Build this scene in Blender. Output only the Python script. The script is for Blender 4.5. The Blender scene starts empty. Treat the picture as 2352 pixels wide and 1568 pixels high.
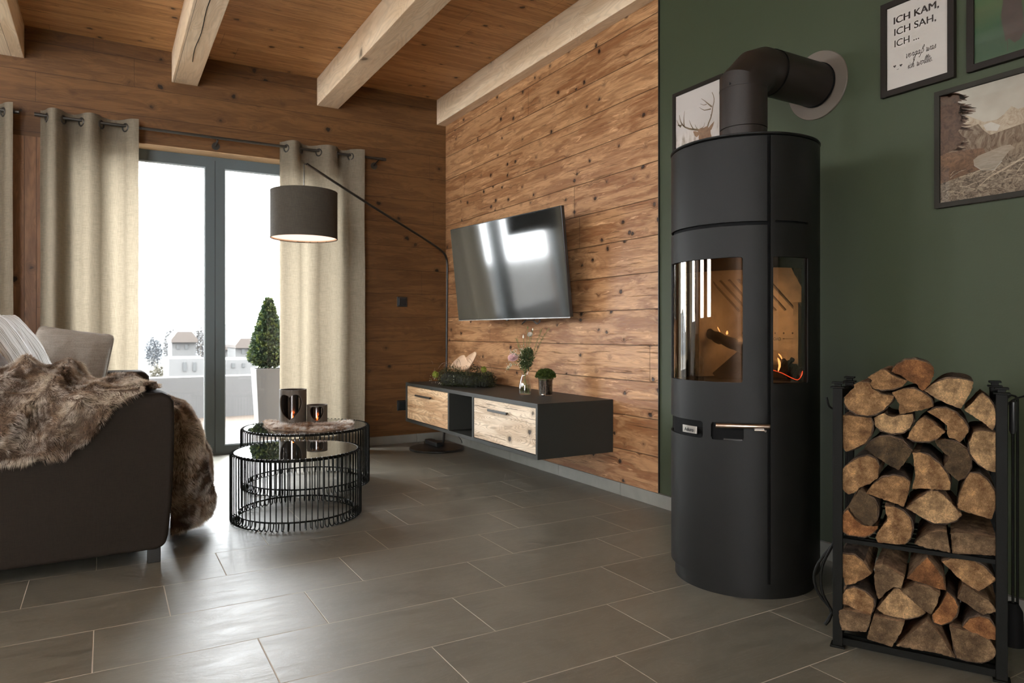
import bpy, bmesh, math, random
import numpy as np
from mathutils import Vector, noise as mnoise
R_ = random.Random(7)
RN = np.random.default_rng(11)
PI = math.pi
sc = bpy.context.scene
COL = sc.collection
# ------------------------------------------------------------------ camera data (level camera, small lens shift)
F_PX, YAW, EYE, VH = 1609.27, 0.5254, 0.8773, 763.11
FW = np.array([math.sin(YAW), math.cos(YAW), 0.0]); RT = np.array([math.cos(YAW), -math.sin(YAW), 0.0])
EYEP = np.array([0, 0, EYE])
def ray(u, v): return FW + RT*(u-1176)/F_PX + np.array([0, 0, -(v-VH)/F_PX])
def onX(u, v, x): d = ray(u, v); return EYEP + d*x/d[0]
def onY(u, v, y): d = ray(u, v); return EYEP + d*y/d[1]
def onZ(u, v, z): d = ray(u, v); return EYEP + d*(z-EYE)/d[2]
def atD(u, v, t): return EYEP + ray(u, v)*t
def onPlane(u, v, p, n):
    d = ray(u, v); n = np.array(n, float); return EYEP + d*(((np.array(p, float)-EYEP)@n)/(d@n))

# ------------------------------------------------------------------ node helper
class NT:
    def __init__(s, name):
        s.m = bpy.data.materials.new(name); s.m.use_nodes = True; s.t = s.m.node_tree; s.t.nodes.clear()
        s.out = s.t.nodes.new('ShaderNodeOutputMaterial')
    def put(s, sock, v):
        if isinstance(v, bpy.types.NodeSocket): s.t.links.new(v, sock)
        elif v is not None:
            if sock.type == 'RGBA' and not hasattr(v, '__len__'): v = (v, v, v, 1)
            if sock.type == 'RGBA' and len(v) == 3: v = (*v, 1)
            if sock.type == 'VECTOR' and not hasattr(v, '__len__'): v = (v, v, v)
            sock.default_value = v
    def n(s, typ, ins=None, out=0, **props):
        nd = s.t.nodes.new(typ)
        for k, v in props.items(): setattr(nd, k, v)
        for k, v in (ins or {}).items(): s.put(nd.inputs[k], v)
        return nd.outputs[out] if out is not None else nd
    def math(s, op, a, b=None, c=None, clamp=False):
        ins = {0: a}
        if b is not None: ins[1] = b
        if c is not None: ins[2] = c
        return s.n('ShaderNodeMath', ins, operation=op, use_clamp=clamp)
    def xyz(s, kind='Object'):
        tc = s.t.nodes.new('ShaderNodeTexCoord')
        return s.n('ShaderNodeSeparateXYZ', {0: tc.outputs[kind]}, out=None).outputs
    def comb(s, x=0.0, y=0.0, z=0.0): return s.n('ShaderNodeCombineXYZ', {0: x, 1: y, 2: z})
    def noise(s, vec, scale=5., detail=3., rough=.5, dist=0., out=0):
        return s.n('ShaderNodeTexNoise', {'Vector': vec, 'Scale': scale, 'Detail': detail, 'Roughness': rough, 'Distortion': dist}, out=out)
    def ramp(s, v, pts, interp='LINEAR'):
        nd = s.t.nodes.new('ShaderNodeValToRGB'); cr = nd.color_ramp; cr.interpolation = interp
        while len(cr.elements) < len(pts): cr.elements.new(.5)
        for e, (p, c) in zip(cr.elements, pts):
            e.position = p; e.color = (*c, 1) if hasattr(c, '__len__') else (c, c, c, 1)
        s.put(nd.inputs[0], v); return nd.outputs[0]
    def mix(s, f, a, b, blend='MIX'):
        nd = s.t.nodes.new('ShaderNodeMix'); nd.data_type = 'RGBA'; nd.blend_type = blend
        s.put(nd.inputs[0], f); s.put(nd.inputs[6], a); s.put(nd.inputs[7], b); return nd.outputs[2]
    def maprange(s, v, a, b, c=0., d=1., smooth=True):
        return s.n('ShaderNodeMapRange', {0: v, 1: a, 2: b, 3: c, 4: d}, interpolation_type='SMOOTHSTEP' if smooth else 'LINEAR')
    def bump(s, h, strength=.3, dist=.01, normal=None):
        i = {'Height': h, 'Strength': strength, 'Distance': dist}
        if normal is not None: i['Normal'] = normal
        return s.n('ShaderNodeBump', i)
    def bsdf(s, color, rough=.5, metal=0., spec=.5, normal=None, **kw):
        i = {'Base Color': color, 'Roughness': rough, 'Metallic': metal, 'Specular IOR Level': spec}
        if normal is not None: i['Normal'] = normal
        for k, v in kw.items(): i[k.replace('_', ' ')] = v
        return s.n('ShaderNodeBsdfPrincipled', i)
    def done(s, sh): s.t.links.new(sh, s.out.inputs[0]); return s.m

def plain(name, col, rough=.5, metal=0., spec=.5, bump=0., bscale=200., var=0., vscale=8., **kw):
    t = NT(name); tc = t.t.nodes.new('ShaderNodeTexCoord').outputs['Object']; nrm = None; c = col
    if var: c = t.mix(t.noise(tc, vscale, 4), tuple(x*(1-var) for x in col), tuple(min(1, x*(1+var)) for x in col))
    if bump: nrm = t.bump(t.noise(tc, bscale, 3), bump, .002)
    return t.done(t.bsdf(c, rough, metal, spec, nrm, **kw))
def emit(name, col, strength):
    t = NT(name); return t.done(t.n('ShaderNodeEmission', {0: (*col, 1), 1: strength}))
def thinglass(name, tint=(1, 1, 1), refl=.06, rough=0.0, facing=.9):
    t = NT(name)
    lw = t.n('ShaderNodeLayerWeight', {0: .35}, out=1)
    f = t.math('ADD', t.math('MULTIPLY', t.math('POWER', lw, 2.5), facing), refl, clamp=True)
    a = t.n('ShaderNodeBsdfTransparent', {0: (*tint, 1)}); b = t.n('ShaderNodeBsdfGlossy', {0: (1, 1, 1, 1), 1: rough})
    return t.done(t.n('ShaderNodeMixShader', {0: f, 1: a, 2: b}))

def wood(name, L, C, board, zoff, dark, light, blotch=.6, knots=1., streak=.35, rough=.5, seam=.0022, jointlen=2.4, knotscale=6., seed=0., grainC=160., bump=.35, spec=.35, white=0., boardvar=.16, bs=(1.6, 13), kr=1., keep0=.3, lines=.22, lk=9.):
    """planks running along axis L, stacked along axis C"""
    t = NT(name); o = t.xyz(); ax = {'x': o[0], 'y': o[1], 'z': o[2]}
    l, c = ax[L], ax[C]
    d = ax[[k for k in 'xyz' if k not in (L, C)][0]]
    bc = t.math('DIVIDE', t.math('SUBTRACT', c, zoff), board)
    idx = t.math('FLOOR', bc); fr = t.math('FRACT', bc)
    rnd = t.n('ShaderNodeTexWhiteNoise', {'W': t.math('ADD', idx, 3.7+seed)}, noise_dimensions='1D')
    lo = t.math('ADD', l, t.math('MULTIPLY', rnd, 7.3))
    jl = t.math('DIVIDE', lo, jointlen); jf = t.math('FRACT', jl); ji = t.math('FLOOR', jl)
    rnd2 = t.n('ShaderNodeTexWhiteNoise', {'Vector': t.comb(idx, ji, seed)}, noise_dimensions='3D')
    # knots bend the grain
    kv = t.comb(t.math('MULTIPLY', lo, knotscale), t.math('MULTIPLY', t.math('ADD', c, t.math('MULTIPLY', d, .7)), knotscale*1.15), t.math('MULTIPLY', idx, 3.1))
    kno = t.n('ShaderNodeVectorMath', {0: t.noise(t.n('ShaderNodeVectorMath', {0: kv, 1: (5, 3, 3)}, operation='MULTIPLY'), 1., 3, .6, out=1), 1: (.5, .5, .5)}, operation='SUBTRACT')
    kv = t.n('ShaderNodeVectorMath', {0: kv, 1: t.n('ShaderNodeVectorMath', {0: kno, 1: (.16, .22, 0)}, operation='MULTIPLY')}, operation='ADD')
    kd = t.n('ShaderNodeTexVoronoi', {'Vector': kv, 'Scale': 1., 'Randomness': 1.}, voronoi_dimensions='3D')
    halo = t.maprange(kd, .02, .34, 1., 0.)
    cw = t.math('ADD', c, t.math('MULTIPLY', halo, .018))
    dd = t.math('MULTIPLY', d, .8)
    base = t.comb(lo, cw, dd)
    g1 = t.noise(t.n('ShaderNodeVectorMath', {0: base, 1: (bs[0], bs[1], bs[1])}, operation='MULTIPLY'), 1., 4, .6, .6)
    g2 = t.noise(t.n('ShaderNodeVectorMath', {0: base, 1: (5, grainC, grainC)}, operation='MULTIPLY'), 1., 3, .55)
    g3 = t.noise(t.n('ShaderNodeVectorMath', {0: base, 1: (3.6, 30, 30)}, operation='MULTIPLY'), 1., 5, .65, 1.2)
    v = t.math('ADD', t.math('MULTIPLY', t.maprange(g1, .42, .58), blotch), t.math('MULTIPLY', g2, .35))
    v = t.math('ADD', v, t.math('MULTIPLY', t.math('SUBTRACT', g3, .5), .9))
    v = t.math('ADD', v, t.math('MULTIPLY', t.math('SUBTRACT', rnd2, .5), boardvar*2), clamp=True)
    col = t.mix(v, dark, light)
    if white:
        w = t.maprange(t.noise(t.n('ShaderNodeVectorMath', {0: base, 1: (5., 34, 34)}, operation='MULTIPLY'), 1., 4, .65, .8), .60, .70)
        col = t.mix(t.math('MULTIPLY', w, white), col, tuple(min(1, x*1.5+.06) for x in light))
    lf = t.math('ADD', t.noise(t.n('ShaderNodeVectorMath', {0: base, 1: (1.1, 7, 7)}, operation='MULTIPLY'), 1., 2, .5, .5), t.math('ADD', t.math('MULTIPLY', halo, .12), t.math('MULTIPLY', rnd2, 3.)))
    ln = t.maprange(t.math('ABSOLUTE', t.math('SUBTRACT', t.math('FRACT', t.math('ADD', t.math('MULTIPLY', lf, lk*2.4), t.math('MULTIPLY', g2, .5))), .5)), .0, .32, 1., 0.)
    col = t.mix(t.math('MULTIPLY', t.math('MULTIPLY', ln, t.maprange(g3, .25, .6, .4, 1.)), lines), col, tuple(x*.45 for x in dark))
    # dark streaks / checks
    s1 = t.noise(t.n('ShaderNodeVectorMath', {0: base, 1: (3.2, 95, 95)}, operation='MULTIPLY'), 1., 4, .7, .5)
    sm = t.math('MULTIPLY', t.maprange(s1, .60, .68), streak)
    col = t.mix(sm, col, tuple(x*.28 for x in dark))
    km = t.maprange(kd, .07*kr, .12*kr, 1., 0.)
    kh = t.maprange(kd, .08*kr, .26*kr, .55, 0.)
    keep = t.maprange(t.n('ShaderNodeTexVoronoi', {'Vector': kv, 'Scale': 1., 'Randomness': 1.}, out=None, voronoi_dimensions='3D').outputs[1], keep0, keep0+.15)
    col = t.mix(t.math('MULTIPLY', t.math('MULTIPLY', kh, keep), knots), col, tuple(x*.5 for x in dark))
    col = t.mix(t.math('MULTIPLY', t.math('MULTIPLY', km, keep), knots), col, tuple(x*.12 for x in dark))
    e = t.math('MULTIPLY', t.math('MINIMUM', fr, t.math('SUBTRACT', 1., fr)), board)
    ej = t.math('MULTIPLY', t.math('MINIMUM', jf, t.math('SUBTRACT', 1., jf)), jointlen)
    sl = t.math('MAXIMUM', t.maprange(e, seam*.3, seam, 1., 0.), t.math('MULTIPLY', t.maprange(ej, seam*.2, seam*.8, 1., 0.), .8))
    col = t.mix(t.math('MULTIPLY', sl, .75), col, tuple(x*.15 for x in dark))
    h = t.math('SUBTRACT', t.math('SUBTRACT', t.math('ADD', t.math('MULTIPLY', g3, .6), t.math('MULTIPLY', g2, .3)), t.math('MULTIPLY', sm, .8)), t.math('ADD', sl, t.math('MULTIPLY', km, .6)))
    rg = t.math('ADD', rough-.08, t.math('MULTIPLY', g3, .2))
    return t.done(t.bsdf(col, rg, 0, spec, t.bump(h, bump, .004)))

# ------------------------------------------------------------------ mesh helpers
class MB:
    def __init__(s): s.v = []; s.f = []; s.mi = []; s.cur = 0
    def add(s, vs, fs):
        o = len(s.v); s.v.extend([tuple(map(float, p)) for p in vs]); s.f.extend([tuple(o+i for i in f) for f in fs]); s.mi.extend([s.cur]*len(fs)); return s
    def mat(s, i): s.cur = i; return s
    def box(s, x0, x1, y0, y1, z0, z1):
        vs = [(x, y, z) for x in (x0, x1) for y in (y0, y1) for z in (z0, z1)]
        return s.add(vs, [(0, 1, 3, 2), (4, 6, 7, 5), (0, 4, 5, 1), (2, 3, 7, 6), (0, 2, 6, 4), (1, 5, 7, 3)])
    def obox(s, c, ax, ay, az, hx, hy, hz):
        c, ax, ay, az = [np.array(q, float) for q in (c, ax, ay, az)]
        vs = [c+ax*hx*i+ay*hy*j+az*hz*k for i in (-1, 1) for j in (-1, 1) for k in (-1, 1)]
        return s.add(vs, [(0, 1, 3, 2), (4, 6, 7, 5), (0, 4, 5, 1), (2, 3, 7, 6), (0, 2, 6, 4), (1, 5, 7, 3)])
    def lathe(s, prof, c=(0, 0, 0), seg=48, closed=False, a0=0., a1=2*PI):
        full = abs(a1-a0-2*PI) < 1e-6; n = seg if full else seg+1
        vs = []; fs = []; m = len(prof)
        for i in range(n):
            a = a0+(a1-a0)*i/seg; ca, sa = math.cos(a), math.sin(a)
            for r, z in prof: vs.append((c[0]+r*ca, c[1]+r*sa, c[2]+z))
        for i in range(seg):
            j = (i+1) % n if full else i+1
            for k in range(m-1 if not closed else m):
                k2 = (k+1) % m; fs.append((i*m+k, j*m+k, j*m+k2, i*m+k2))
        return s.add(vs, fs)
    def tube(s, pts, r, seg=8, closed=False, caps=True):
        P = [np.array(p, float) for p in pts]; n = len(P); rr = r if hasattr(r, '__len__') else [r]*n
        vs = []; fs = []; up = None
        for i in range(n):
            if closed: d = P[(i+1) % n]-P[i-1]
            else: d = P[min(i+1, n-1)]-P[max(i-1, 0)]
            d = d/(np.linalg.norm(d)+1e-12)
            if up is None:
                up = np.array([0, 0, 1.]) if abs(d[2]) < .9 else np.array([1., 0, 0])
            u = up-d*(up@d); u /= np.linalg.norm(u)+1e-12; up = u; w = np.cross(d, u)
            for k in range(seg):
                a = 2*PI*k/seg; vs.append(P[i]+rr[i]*(math.cos(a)*u+math.sin(a)*w))
        for i in range(n if closed else n-1):
            j = (i+1) % n
            for k in range(seg): fs.append((i*seg+k, i*seg+(k+1) % seg, j*seg+(k+1) % seg, j*seg+k))
        if caps and not closed: fs.append(tuple(range(seg))[::-1]); fs.append(tuple((n-1)*seg+k for k in range(seg)))
        return s.add(vs, fs)
    def grid(s, fn, nu, nv, cu=False):
        vs = [fn(i/nu, j/nv) for i in range(nu+(0 if cu else 1)) for j in range(nv+1)]; w = nv+1; fs = []; m = nu if cu else nu+1
        for i in range(nu):
            a = i*w; b = ((i+1) % m)*w
            for j in range(nv): fs.append((a+j, b+j, b+j+1, a+j+1))
        return s.add(vs, fs)
    def prism(s, poly, p0, ex, ey, ez, d0, d1):
        """poly in (ex,ey) plane, extruded d0..d1 along ez"""
        p0, ex, ey, ez = [np.array(q, float) for q in (p0, ex, ey, ez)]
        n = len(poly); vs = [p0+ex*a+ey*b+ez*d0 for a, b in poly]+[p0+ex*a+ey*b+ez*d1 for a, b in poly]
        return s.add(vs, [tuple(range(n))[::-1], tuple(range(n, 2*n))]+[(i, (i+1) % n, n+(i+1) % n, n+i) for i in range(n)])
    def ball(s, c, r, nu=14, nv=8, jit=0.):
        rx, ry, rz = r if hasattr(r, '__len__') else (r, r, r)
        ph = R_.random()*9
        def f(u, v):
            a, b = 2*PI*u, PI*(v*.998+.001); k = 1+jit*mnoise.noise(Vector((math.cos(a)*2+ph, math.sin(a)*2, math.cos(b)*2+ph)))
            return (c[0]+k*rx*math.cos(a)*math.sin(b), c[1]+k*ry*math.sin(a)*math.sin(b), c[2]-k*rz*math.cos(b))
        return s.grid(f, nu, nv, cu=True)
    def build(s, name, mat, parent=None, smooth=True, bevel=0., auto=True, loc=None, bseg=2, angle=.6):
        me = bpy.data.meshes.new(name)
        org = np.array(loc if loc is not None else (parent['_w'] if parent is not None else (0, 0, 0)), float)
        vs = np.array(s.v, float)-org
        me.from_pydata(vs.tolist(), [], s.f)
        for mm in (mat if isinstance(mat, (list, tuple)) else [mat]): me.materials.append(mm)
        if any(s.mi): me.polygons.foreach_set('material_index', s.mi)
        bm = bmesh.new(); bm.from_mesh(me); bmesh.ops.remove_doubles(bm, verts=bm.verts, dist=1e-6)
        bmesh.ops.recalc_face_normals(bm, faces=bm.faces)
        if smooth:
            for f in bm.faces: f.smooth = True
            for e in bm.edges:
                if len(e.link_faces) == 2 and e.calc_face_angle(0) > angle: e.smooth = False
        bm.to_mesh(me); bm.free()
        o = bpy.data.objects.new(name, me); COL.objects.link(o)
        if parent is not None:
            o.parent = parent; o.location = (org-np.array(parent['_w'])) if loc is not None else (0, 0, 0)
        else: o.location = org
        o['_w'] = [float(x) for x in org]
        if bevel:
            b = o.modifiers.new('bevel', 'BEVEL'); b.width = bevel; b.segments = bseg; b.limit_method = 'ANGLE'; b.angle_limit = .6
            b.harden_normals = False
        return o
def tag(o, label=None, cat=None, group=None, kind=None):
    if label: o['label'] = label
    if cat: o['category'] = cat
    if group: o['group'] = group
    if kind: o['kind'] = kind
    return o
def thing(name, loc, label, cat, group=None):
    o = bpy.data.objects.new(name, None); COL.objects.link(o); o.location = loc; o.empty_display_size = .05
    o['_w'] = [float(x) for x in loc]; return tag(o, label, cat, group)
def struct(o, label=None): return tag(o, label, None, None, 'structure')
def solid(o, t, off=-1.):
    m = o.modifiers.new('solid', 'SOLIDIFY'); m.thickness = t; m.offset = off; return o
def fast_mesh(name, V, Fq, Ft, mat, parent, attr=None, smooth=True):
    """numpy verts (world), quads and tris"""
    me = bpy.data.meshes.new(name); org = np.array(parent['_w'])
    V = (V-org).astype(np.float32)
    me.vertices.add(len(V)); me.vertices.foreach_set('co', V.ravel())
    loops = np.concatenate([Fq.ravel(), Ft.ravel()]) if len(Fq) else Ft.ravel()
    me.loops.add(len(loops)); me.loops.foreach_set('vertex_index', loops.astype(np.int32))
    nq, nt = len(Fq), len(Ft); st = np.concatenate([np.arange(nq)*4, nq*4+np.arange(nt)*3]).astype(np.int32)
    me.polygons.add(nq+nt); me.polygons.foreach_set('loop_start', st)
    if smooth: me.polygons.foreach_set('use_smooth', np.ones(nq+nt, bool))
    me.update(calc_edges=True)
    if attr is not None:
        a = me.attributes.new('tip', 'FLOAT', 'POINT'); a.data.foreach_set('value', attr.astype(np.float32))
    me.materials.append(mat)
    o = bpy.data.objects.new(name, me); COL.objects.link(o); o.parent = parent; o['_w'] = list(map(float, org)); return o
def tri_sample(P, Fs, n):
    """sample points+normals on quads/tris. P array, Fs list"""
    T = []
    for f in Fs:
        for k in range(1, len(f)-1): T.append((f[0], f[k], f[k+1]))
    T = np.array(T); A, B, C_ = P[T[:, 0]], P[T[:, 1]], P[T[:, 2]]
    N = np.cross(B-A, C_-A); ar = np.linalg.norm(N, axis=1); pr = ar/ar.sum()
    i = RN.choice(len(T), n, p=pr); a = RN.random(n); b = RN.random(n); m = a+b > 1; a[m] = 1-a[m]; b[m] = 1-b[m]
    pts = A[i]+(B-A)[i]*a[:, None]+(C_-A)[i]*b[:, None]; nr = N[i]/(ar[i][:, None]+1e-12)
    return pts, nr
def fur(name, mb, n, length, width, mat, parent, comb=(0, 0, -1), lean=.6, up=None, jit=.5, flip=1., droop=.25, orient=None):
    P = np.array(mb.v); pts, nr = tri_sample(P, mb.f, n); nr = nr*flip
    if orient is not None: sg = np.sign(np.sum(nr*orient(pts), axis=1)); nr = nr*sg[:, None]
    cb = np.array(comb, float)+np.zeros((n, 3))
    # clumps: low frequency direction field
    cl = np.array([[mnoise.noise(Vector(p*9)), mnoise.noise(Vector(p*9+31)), mnoise.noise(Vector(p*9+57))] for p in pts])
    cf = np.array([[mnoise.noise(Vector(p*38)), mnoise.noise(Vector(p*38+31)), mnoise.noise(Vector(p*38+57))] for p in pts])
    d = nr+lean*cb+cl*1.3+cf*.9+RN.normal(0, jit*.45, (n, 3)); d /= np.linalg.norm(d, axis=1)[:, None]
    dn = np.sum(d*nr, axis=1); d += nr*np.maximum(0, .42-dn)[:, None]; d /= np.linalg.norm(d, axis=1)[:, None]
    L = length*(.55+.75*RN.random(n))[:, None]
    rv = RN.normal(0, 1, (n, 3)); w = np.cross(d, rv); w /= np.linalg.norm(w, axis=1)[:, None]; w *= width
    base = pts-nr*length*.08; mid = base+d*L*.55; tip = base+d*L+(lean*cb+cl)*L*droop+np.array([0, 0, -1.])*L*droop*.6
    V = np.stack([base-w, base+w, mid+w*.75, mid-w*.75, tip], 1).reshape(-1, 3); k = np.arange(n)[:, None]*5
    Fq = k+np.array([[0, 1, 2, 3]]); Ft = k+np.array([[3, 2, 4]])
    at = np.tile(np.array([0, 0, .55, .55, 1.]), n)
    return fast_mesh(name, V, Fq, Ft, mat, parent, at)
def lerp(x, xs, ys): return float(np.interp(x, xs, ys))
def nz(x, y, z): return mnoise.noise(Vector((x, y, z)))
def smoothpath(pts, n=24, closed=False):
    P = [np.array(p, float) for p in pts]; out = []
    m = len(P); rng = range(m) if closed else range(m-1)
    for i in rng:
        p0 = P[i-1] if (closed or i > 0) else P[0]; p1 = P[i]; p2 = P[(i+1) % m]; p3 = P[(i+2) % m] if (closed or i+2 < m) else P[-1]
        k = max(2, n//m)
        for j in range(k):
            t = j/k; out.append(.5*((2*p1)+(-p0+p2)*t+(2*p0-5*p1+4*p2-p3)*t*t+(-p0+3*p1-3*p2+p3)*t**3))
    if not closed: out.append(P[-1])
    return out

# ------------------------------------------------------------------ materials
M = {}
M['wood_tv'] = wood('wood_boards_brushed', 'y', 'z', .1872, .0604, (.235, .098, .036), (.56, .32, .155), blotch=.5, knots=1., streak=.7, rough=.44, seed=1., jointlen=3.1, white=.5, bump=.8, bs=(3.4, 21), knotscale=9.5, kr=1.2, keep0=.05, seam=.003)
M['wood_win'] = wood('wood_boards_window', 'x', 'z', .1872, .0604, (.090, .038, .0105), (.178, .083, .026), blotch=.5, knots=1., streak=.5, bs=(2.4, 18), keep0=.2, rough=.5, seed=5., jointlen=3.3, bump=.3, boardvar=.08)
M['wood_pier'] = wood('wood_boards_vertical', 'z', 'x', .062, .0, (.16, .073, .033), (.29, .145, .068), blotch=.5, knots=1., streak=.4, seed=8., jointlen=4.)
M['wood_ceil'] = wood('wood_ceiling', 'x', 'y', .21, .11, (.35, .165, .060), (.60, .325, .135), blotch=.5, knots=.9, streak=.95, rough=.5, seed=12., jointlen=1.9, knotscale=6.5, bs=(1.8, 26), keep0=.12, bump=.4, boardvar=.1)
M['wood_beam'] = wood('wood_spruce_beam', 'y', 'x', .9, -.5, (.62, .44, .27), (.84, .69, .50), blotch=.35, knots=.75, streak=.14, rough=.5, seed=15., jointlen=30., knotscale=3.2, grainC=60., bump=.2)
M['wood_reveal'] = wood('wood_window_reveal', 'x', 'y', .9, -.5, (.5, .32, .17), (.7, .5, .3), blotch=.3, knots=.5, streak=.1, seed=17., jointlen=30.)
M['wood_old1'] = wood('wood_reclaimed_brown', 'y', 'z', .062, .2, (.42, .235, .11), (.70, .50, .30), blotch=.6, knots=1.0, streak=.7, rough=.55, seed=21., jointlen=9., lines=.5, lk=12., knotscale=5., grainC=120., bump=.6, seam=.0008)
M['wood_old2'] = wood('wood_reclaimed_pale', 'y', 'z', .16, .18, (.46, .33, .21), (.80, .68, .52), blotch=.55, knots=1.1, streak=.95, rough=.55, seed=33., jointlen=9., lines=.55, lk=14., knotscale=6., grainC=120., bump=.7, seam=.0008)
M['green'] = plain('wall_paint_green', (.036, .046, .0215), .62, spec=.35, bump=.15, bscale=160, var=.06, vscale=3)
def tile_mat(name, plane='floor'):
    t = NT(name); o = t.xyz()
    if plane == 'floor': X_, Y_ = o[0], o[1]
    rr = t.math('DIVIDE', t.math('SUBTRACT', 2.4042, Y_), .3); row = t.math('FLOOR', rr); fr = t.math('FRACT', rr)
    xx = t.math('DIVIDE', t.math('ADD', t.math('SUBTRACT', X_, -.031), t.math('MULTIPLY', row, .2042)), .6127)
    ci = t.math('FLOOR', xx); fx = t.math('FRACT', xx)
    rnd = t.n('ShaderNodeTexWhiteNoise', {'Vector': t.comb(row, ci, 2.)}, noise_dimensions='3D', out=None)
    ey = t.math('MULTIPLY', t.math('MINIMUM', fr, t.math('SUBTRACT', 1., fr)), .3)
    ex = t.math('MULTIPLY', t.math('MINIMUM', fx, t.math('SUBTRACT', 1., fx)), .6127)
    grout = t.maprange(t.math('MINIMUM', ex, ey), .0009, .0022, 1., 0.)
    off = t.n('ShaderNodeVectorMath', {0: rnd.outputs[1], 1: (9, 9, 9)}, operation='MULTIPLY')
    p = t.n('ShaderNodeVectorMath', {0: t.comb(X_, Y_, 0), 1: off}, operation='ADD')
    n1 = t.noise(p, 3.2, 6, .62, .8)
    pr = t.n('ShaderNodeMapping', {0: p, 2: (0, 0, .5), 3: (2.2, 9., 1)})
    n2 = t.noise(pr, 1.6, 7, .7, 2.2)
    n3 = t.noise(p, 60, 4, .7)
    v = t.math('ADD', t.math('ADD', t.math('MULTIPLY', n1, .5), t.math('MULTIPLY', n2, .5)), t.math('MULTIPLY', t.math('SUBTRACT', rnd.outputs[0], .5), .14))
    col = t.ramp(v, [(.30, (.074, .067, .047)), (.5, (.122, .112, .082)), (.70, (.175, .162, .122))])
    col = t.mix(t.math('MULTIPLY', n3, .25), col, (.20, .19, .165))
    vein = t.maprange(t.math('ABSOLUTE', t.math('SUBTRACT', n2, .52)), .0, .012, .3, 0.)
    col = t.mix(vein, col, (.30, .27, .22))
    col = t.mix(grout, col, (.42, .36, .28))
    h = t.math('SUBTRACT', t.math('ADD', t.math('MULTIPLY', n2, .7), t.math('MULTIPLY', n3, .12)), t.math('MULTIPLY', grout, .5))
    rg = t.math('ADD', .33, t.math('MULTIPLY', n2, .22))
    return t.done(t.bsdf(col, t.math('ADD', rg, t.math('MULTIPLY', grout, .3)), 0, 1., t.bump(h, .35, .006), IOR=1.62))
M['tile'] = tile_mat('slate_look_tile')
M['skirt'] = plain('skirting_tile', (.20, .195, .17), .45, bump=.3, bscale=40, var=.2, vscale=14)
M['grout'] = plain('grout_beige', (.3, .26, .2), .8)
M['frame_grey'] = plain('window_frame_grey', (.10, .125, .132), .42, spec=.5)
M['gasket'] = plain('gasket_light', (.42, .46, .48), .5)
M['glass'] = thinglass('window_glass', (.97, .98, .98), .02, facing=.35)
M['blackglass'] = plain('tinted_table_glass', (.012, .012, .010), .015, spec=.9, IOR=1.7)
M['stove'] = plain('stove_black_paint', (.0052, .0050, .0040), .46, spec=.22, bump=.25, bscale=900)
M['stove_in'] = plain('stove_inner_black', (.004, .004, .004), .7, spec=.08)
M['pipe'] = plain('flue_paint_brown_black', (.016, .011, .008), .45, spec=.3, bump=.2, bscale=700)
M['rosette'] = plain('rosette_grey_brown', (.11, .088, .068), .42, spec=.5)
M['steel'] = plain('brushed_steel', (.42, .33, .26), .28, 1., bump=.1, bscale=400)
M['chrome'] = plain('bright_chrome', (.75, .73, .70), .18, 1.)
M['firebrick'] = plain('firebrick_vermiculite', (.42, .33, .22), .85, bump=.6, bscale=260, var=.3, vscale=30)
M['brick_mark'] = plain('firebrick_marking', (.07, .05, .035), .9)
M['char'] = plain('charred_wood', (.018, .014, .012), .8, bump=1., bscale=60, var=.5, vscale=30)
M['stove_glass'] = thinglass('stove_curved_glass', (.66, .58, .48), .085, .0, facing=1.)
M['rack'] = plain('rack_black_iron', (.005, .005, .004), .55, spec=.10, bump=.2, bscale=300)
M['wire'] = plain('table_wire_black', (.005, .006, .005), .35, spec=.25)
M['console'] = plain('console_anthracite', (.026, .026, .022), .5, spec=.28)
M['blackmetal'] = plain('black_metal', (.014, .013, .011), .38, spec=.5)
M['rodmetal'] = plain('curtain_rod_metal', (.055, .05, .043), .35, .6)
M['plastic'] = plain('black_plastic', (.012, .012, .012), .35)
M['tvscreen'] = plain('tv_screen_glass', (.014, .015, .014), .085, spec=.62, IOR=1.75)
M['tvframe'] = plain('tv_frame_black', (.02, .02, .02), .25)
M['silver'] = plain('silver_strip', (.5, .5, .5), .25, .9)
def linen(name, col, trans, scale=420.):
    t = NT(name); tc = t.t.nodes.new('ShaderNodeTexCoord').outputs['Object']
    a = t.noise(t.n('ShaderNodeVectorMath', {0: tc, 1: (scale, scale, scale*.05)}, operation='MULTIPLY'), 1., 3, .6)
    b = t.noise(t.n('ShaderNodeVectorMath', {0: tc, 1: (scale*.05, scale*.05, scale)}, operation='MULTIPLY'), 1., 3, .6)
    v = t.maprange(t.math('ADD', t.math('MULTIPLY', a, .5), t.math('MULTIPLY', b, .5)), .36, .64)
    c = t.mix(v, tuple(x*.80 for x in col), tuple(min(1, x*1.12) for x in col))
    p = t.bsdf(c, .85, 0, .15, t.bump(v, .25, .001))
    if not trans: return t.done(p)
    tr = t.n('ShaderNodeBsdfTranslucent', {0: c})
    return t.done(t.n('ShaderNodeMixShader', {0: trans, 1: p, 2: tr}))
M['curtain'] = linen('curtain_linen', (.265, .222, .160), .45)
M['curtain_band'] = linen('curtain_header_linen', (.22, .18, .13), .2)
M['shade'] = linen('lamp_shade_fabric', (.060, .051, .039), 0, 500)
M['shade_in'] = plain('lamp_shade_lining', (.85, .62, .45), .7)
M['sofa'] = linen('sofa_fabric_brown', (.020, .0145, .0105), 0, 900)
M['cush_grey'] = linen('cushion_grey_linen', (.30, .27, .235), 0, 250)
M['cush_brown'] = linen('cushion_brown_weave', (.10, .062, .04), 0, 160)
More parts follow.
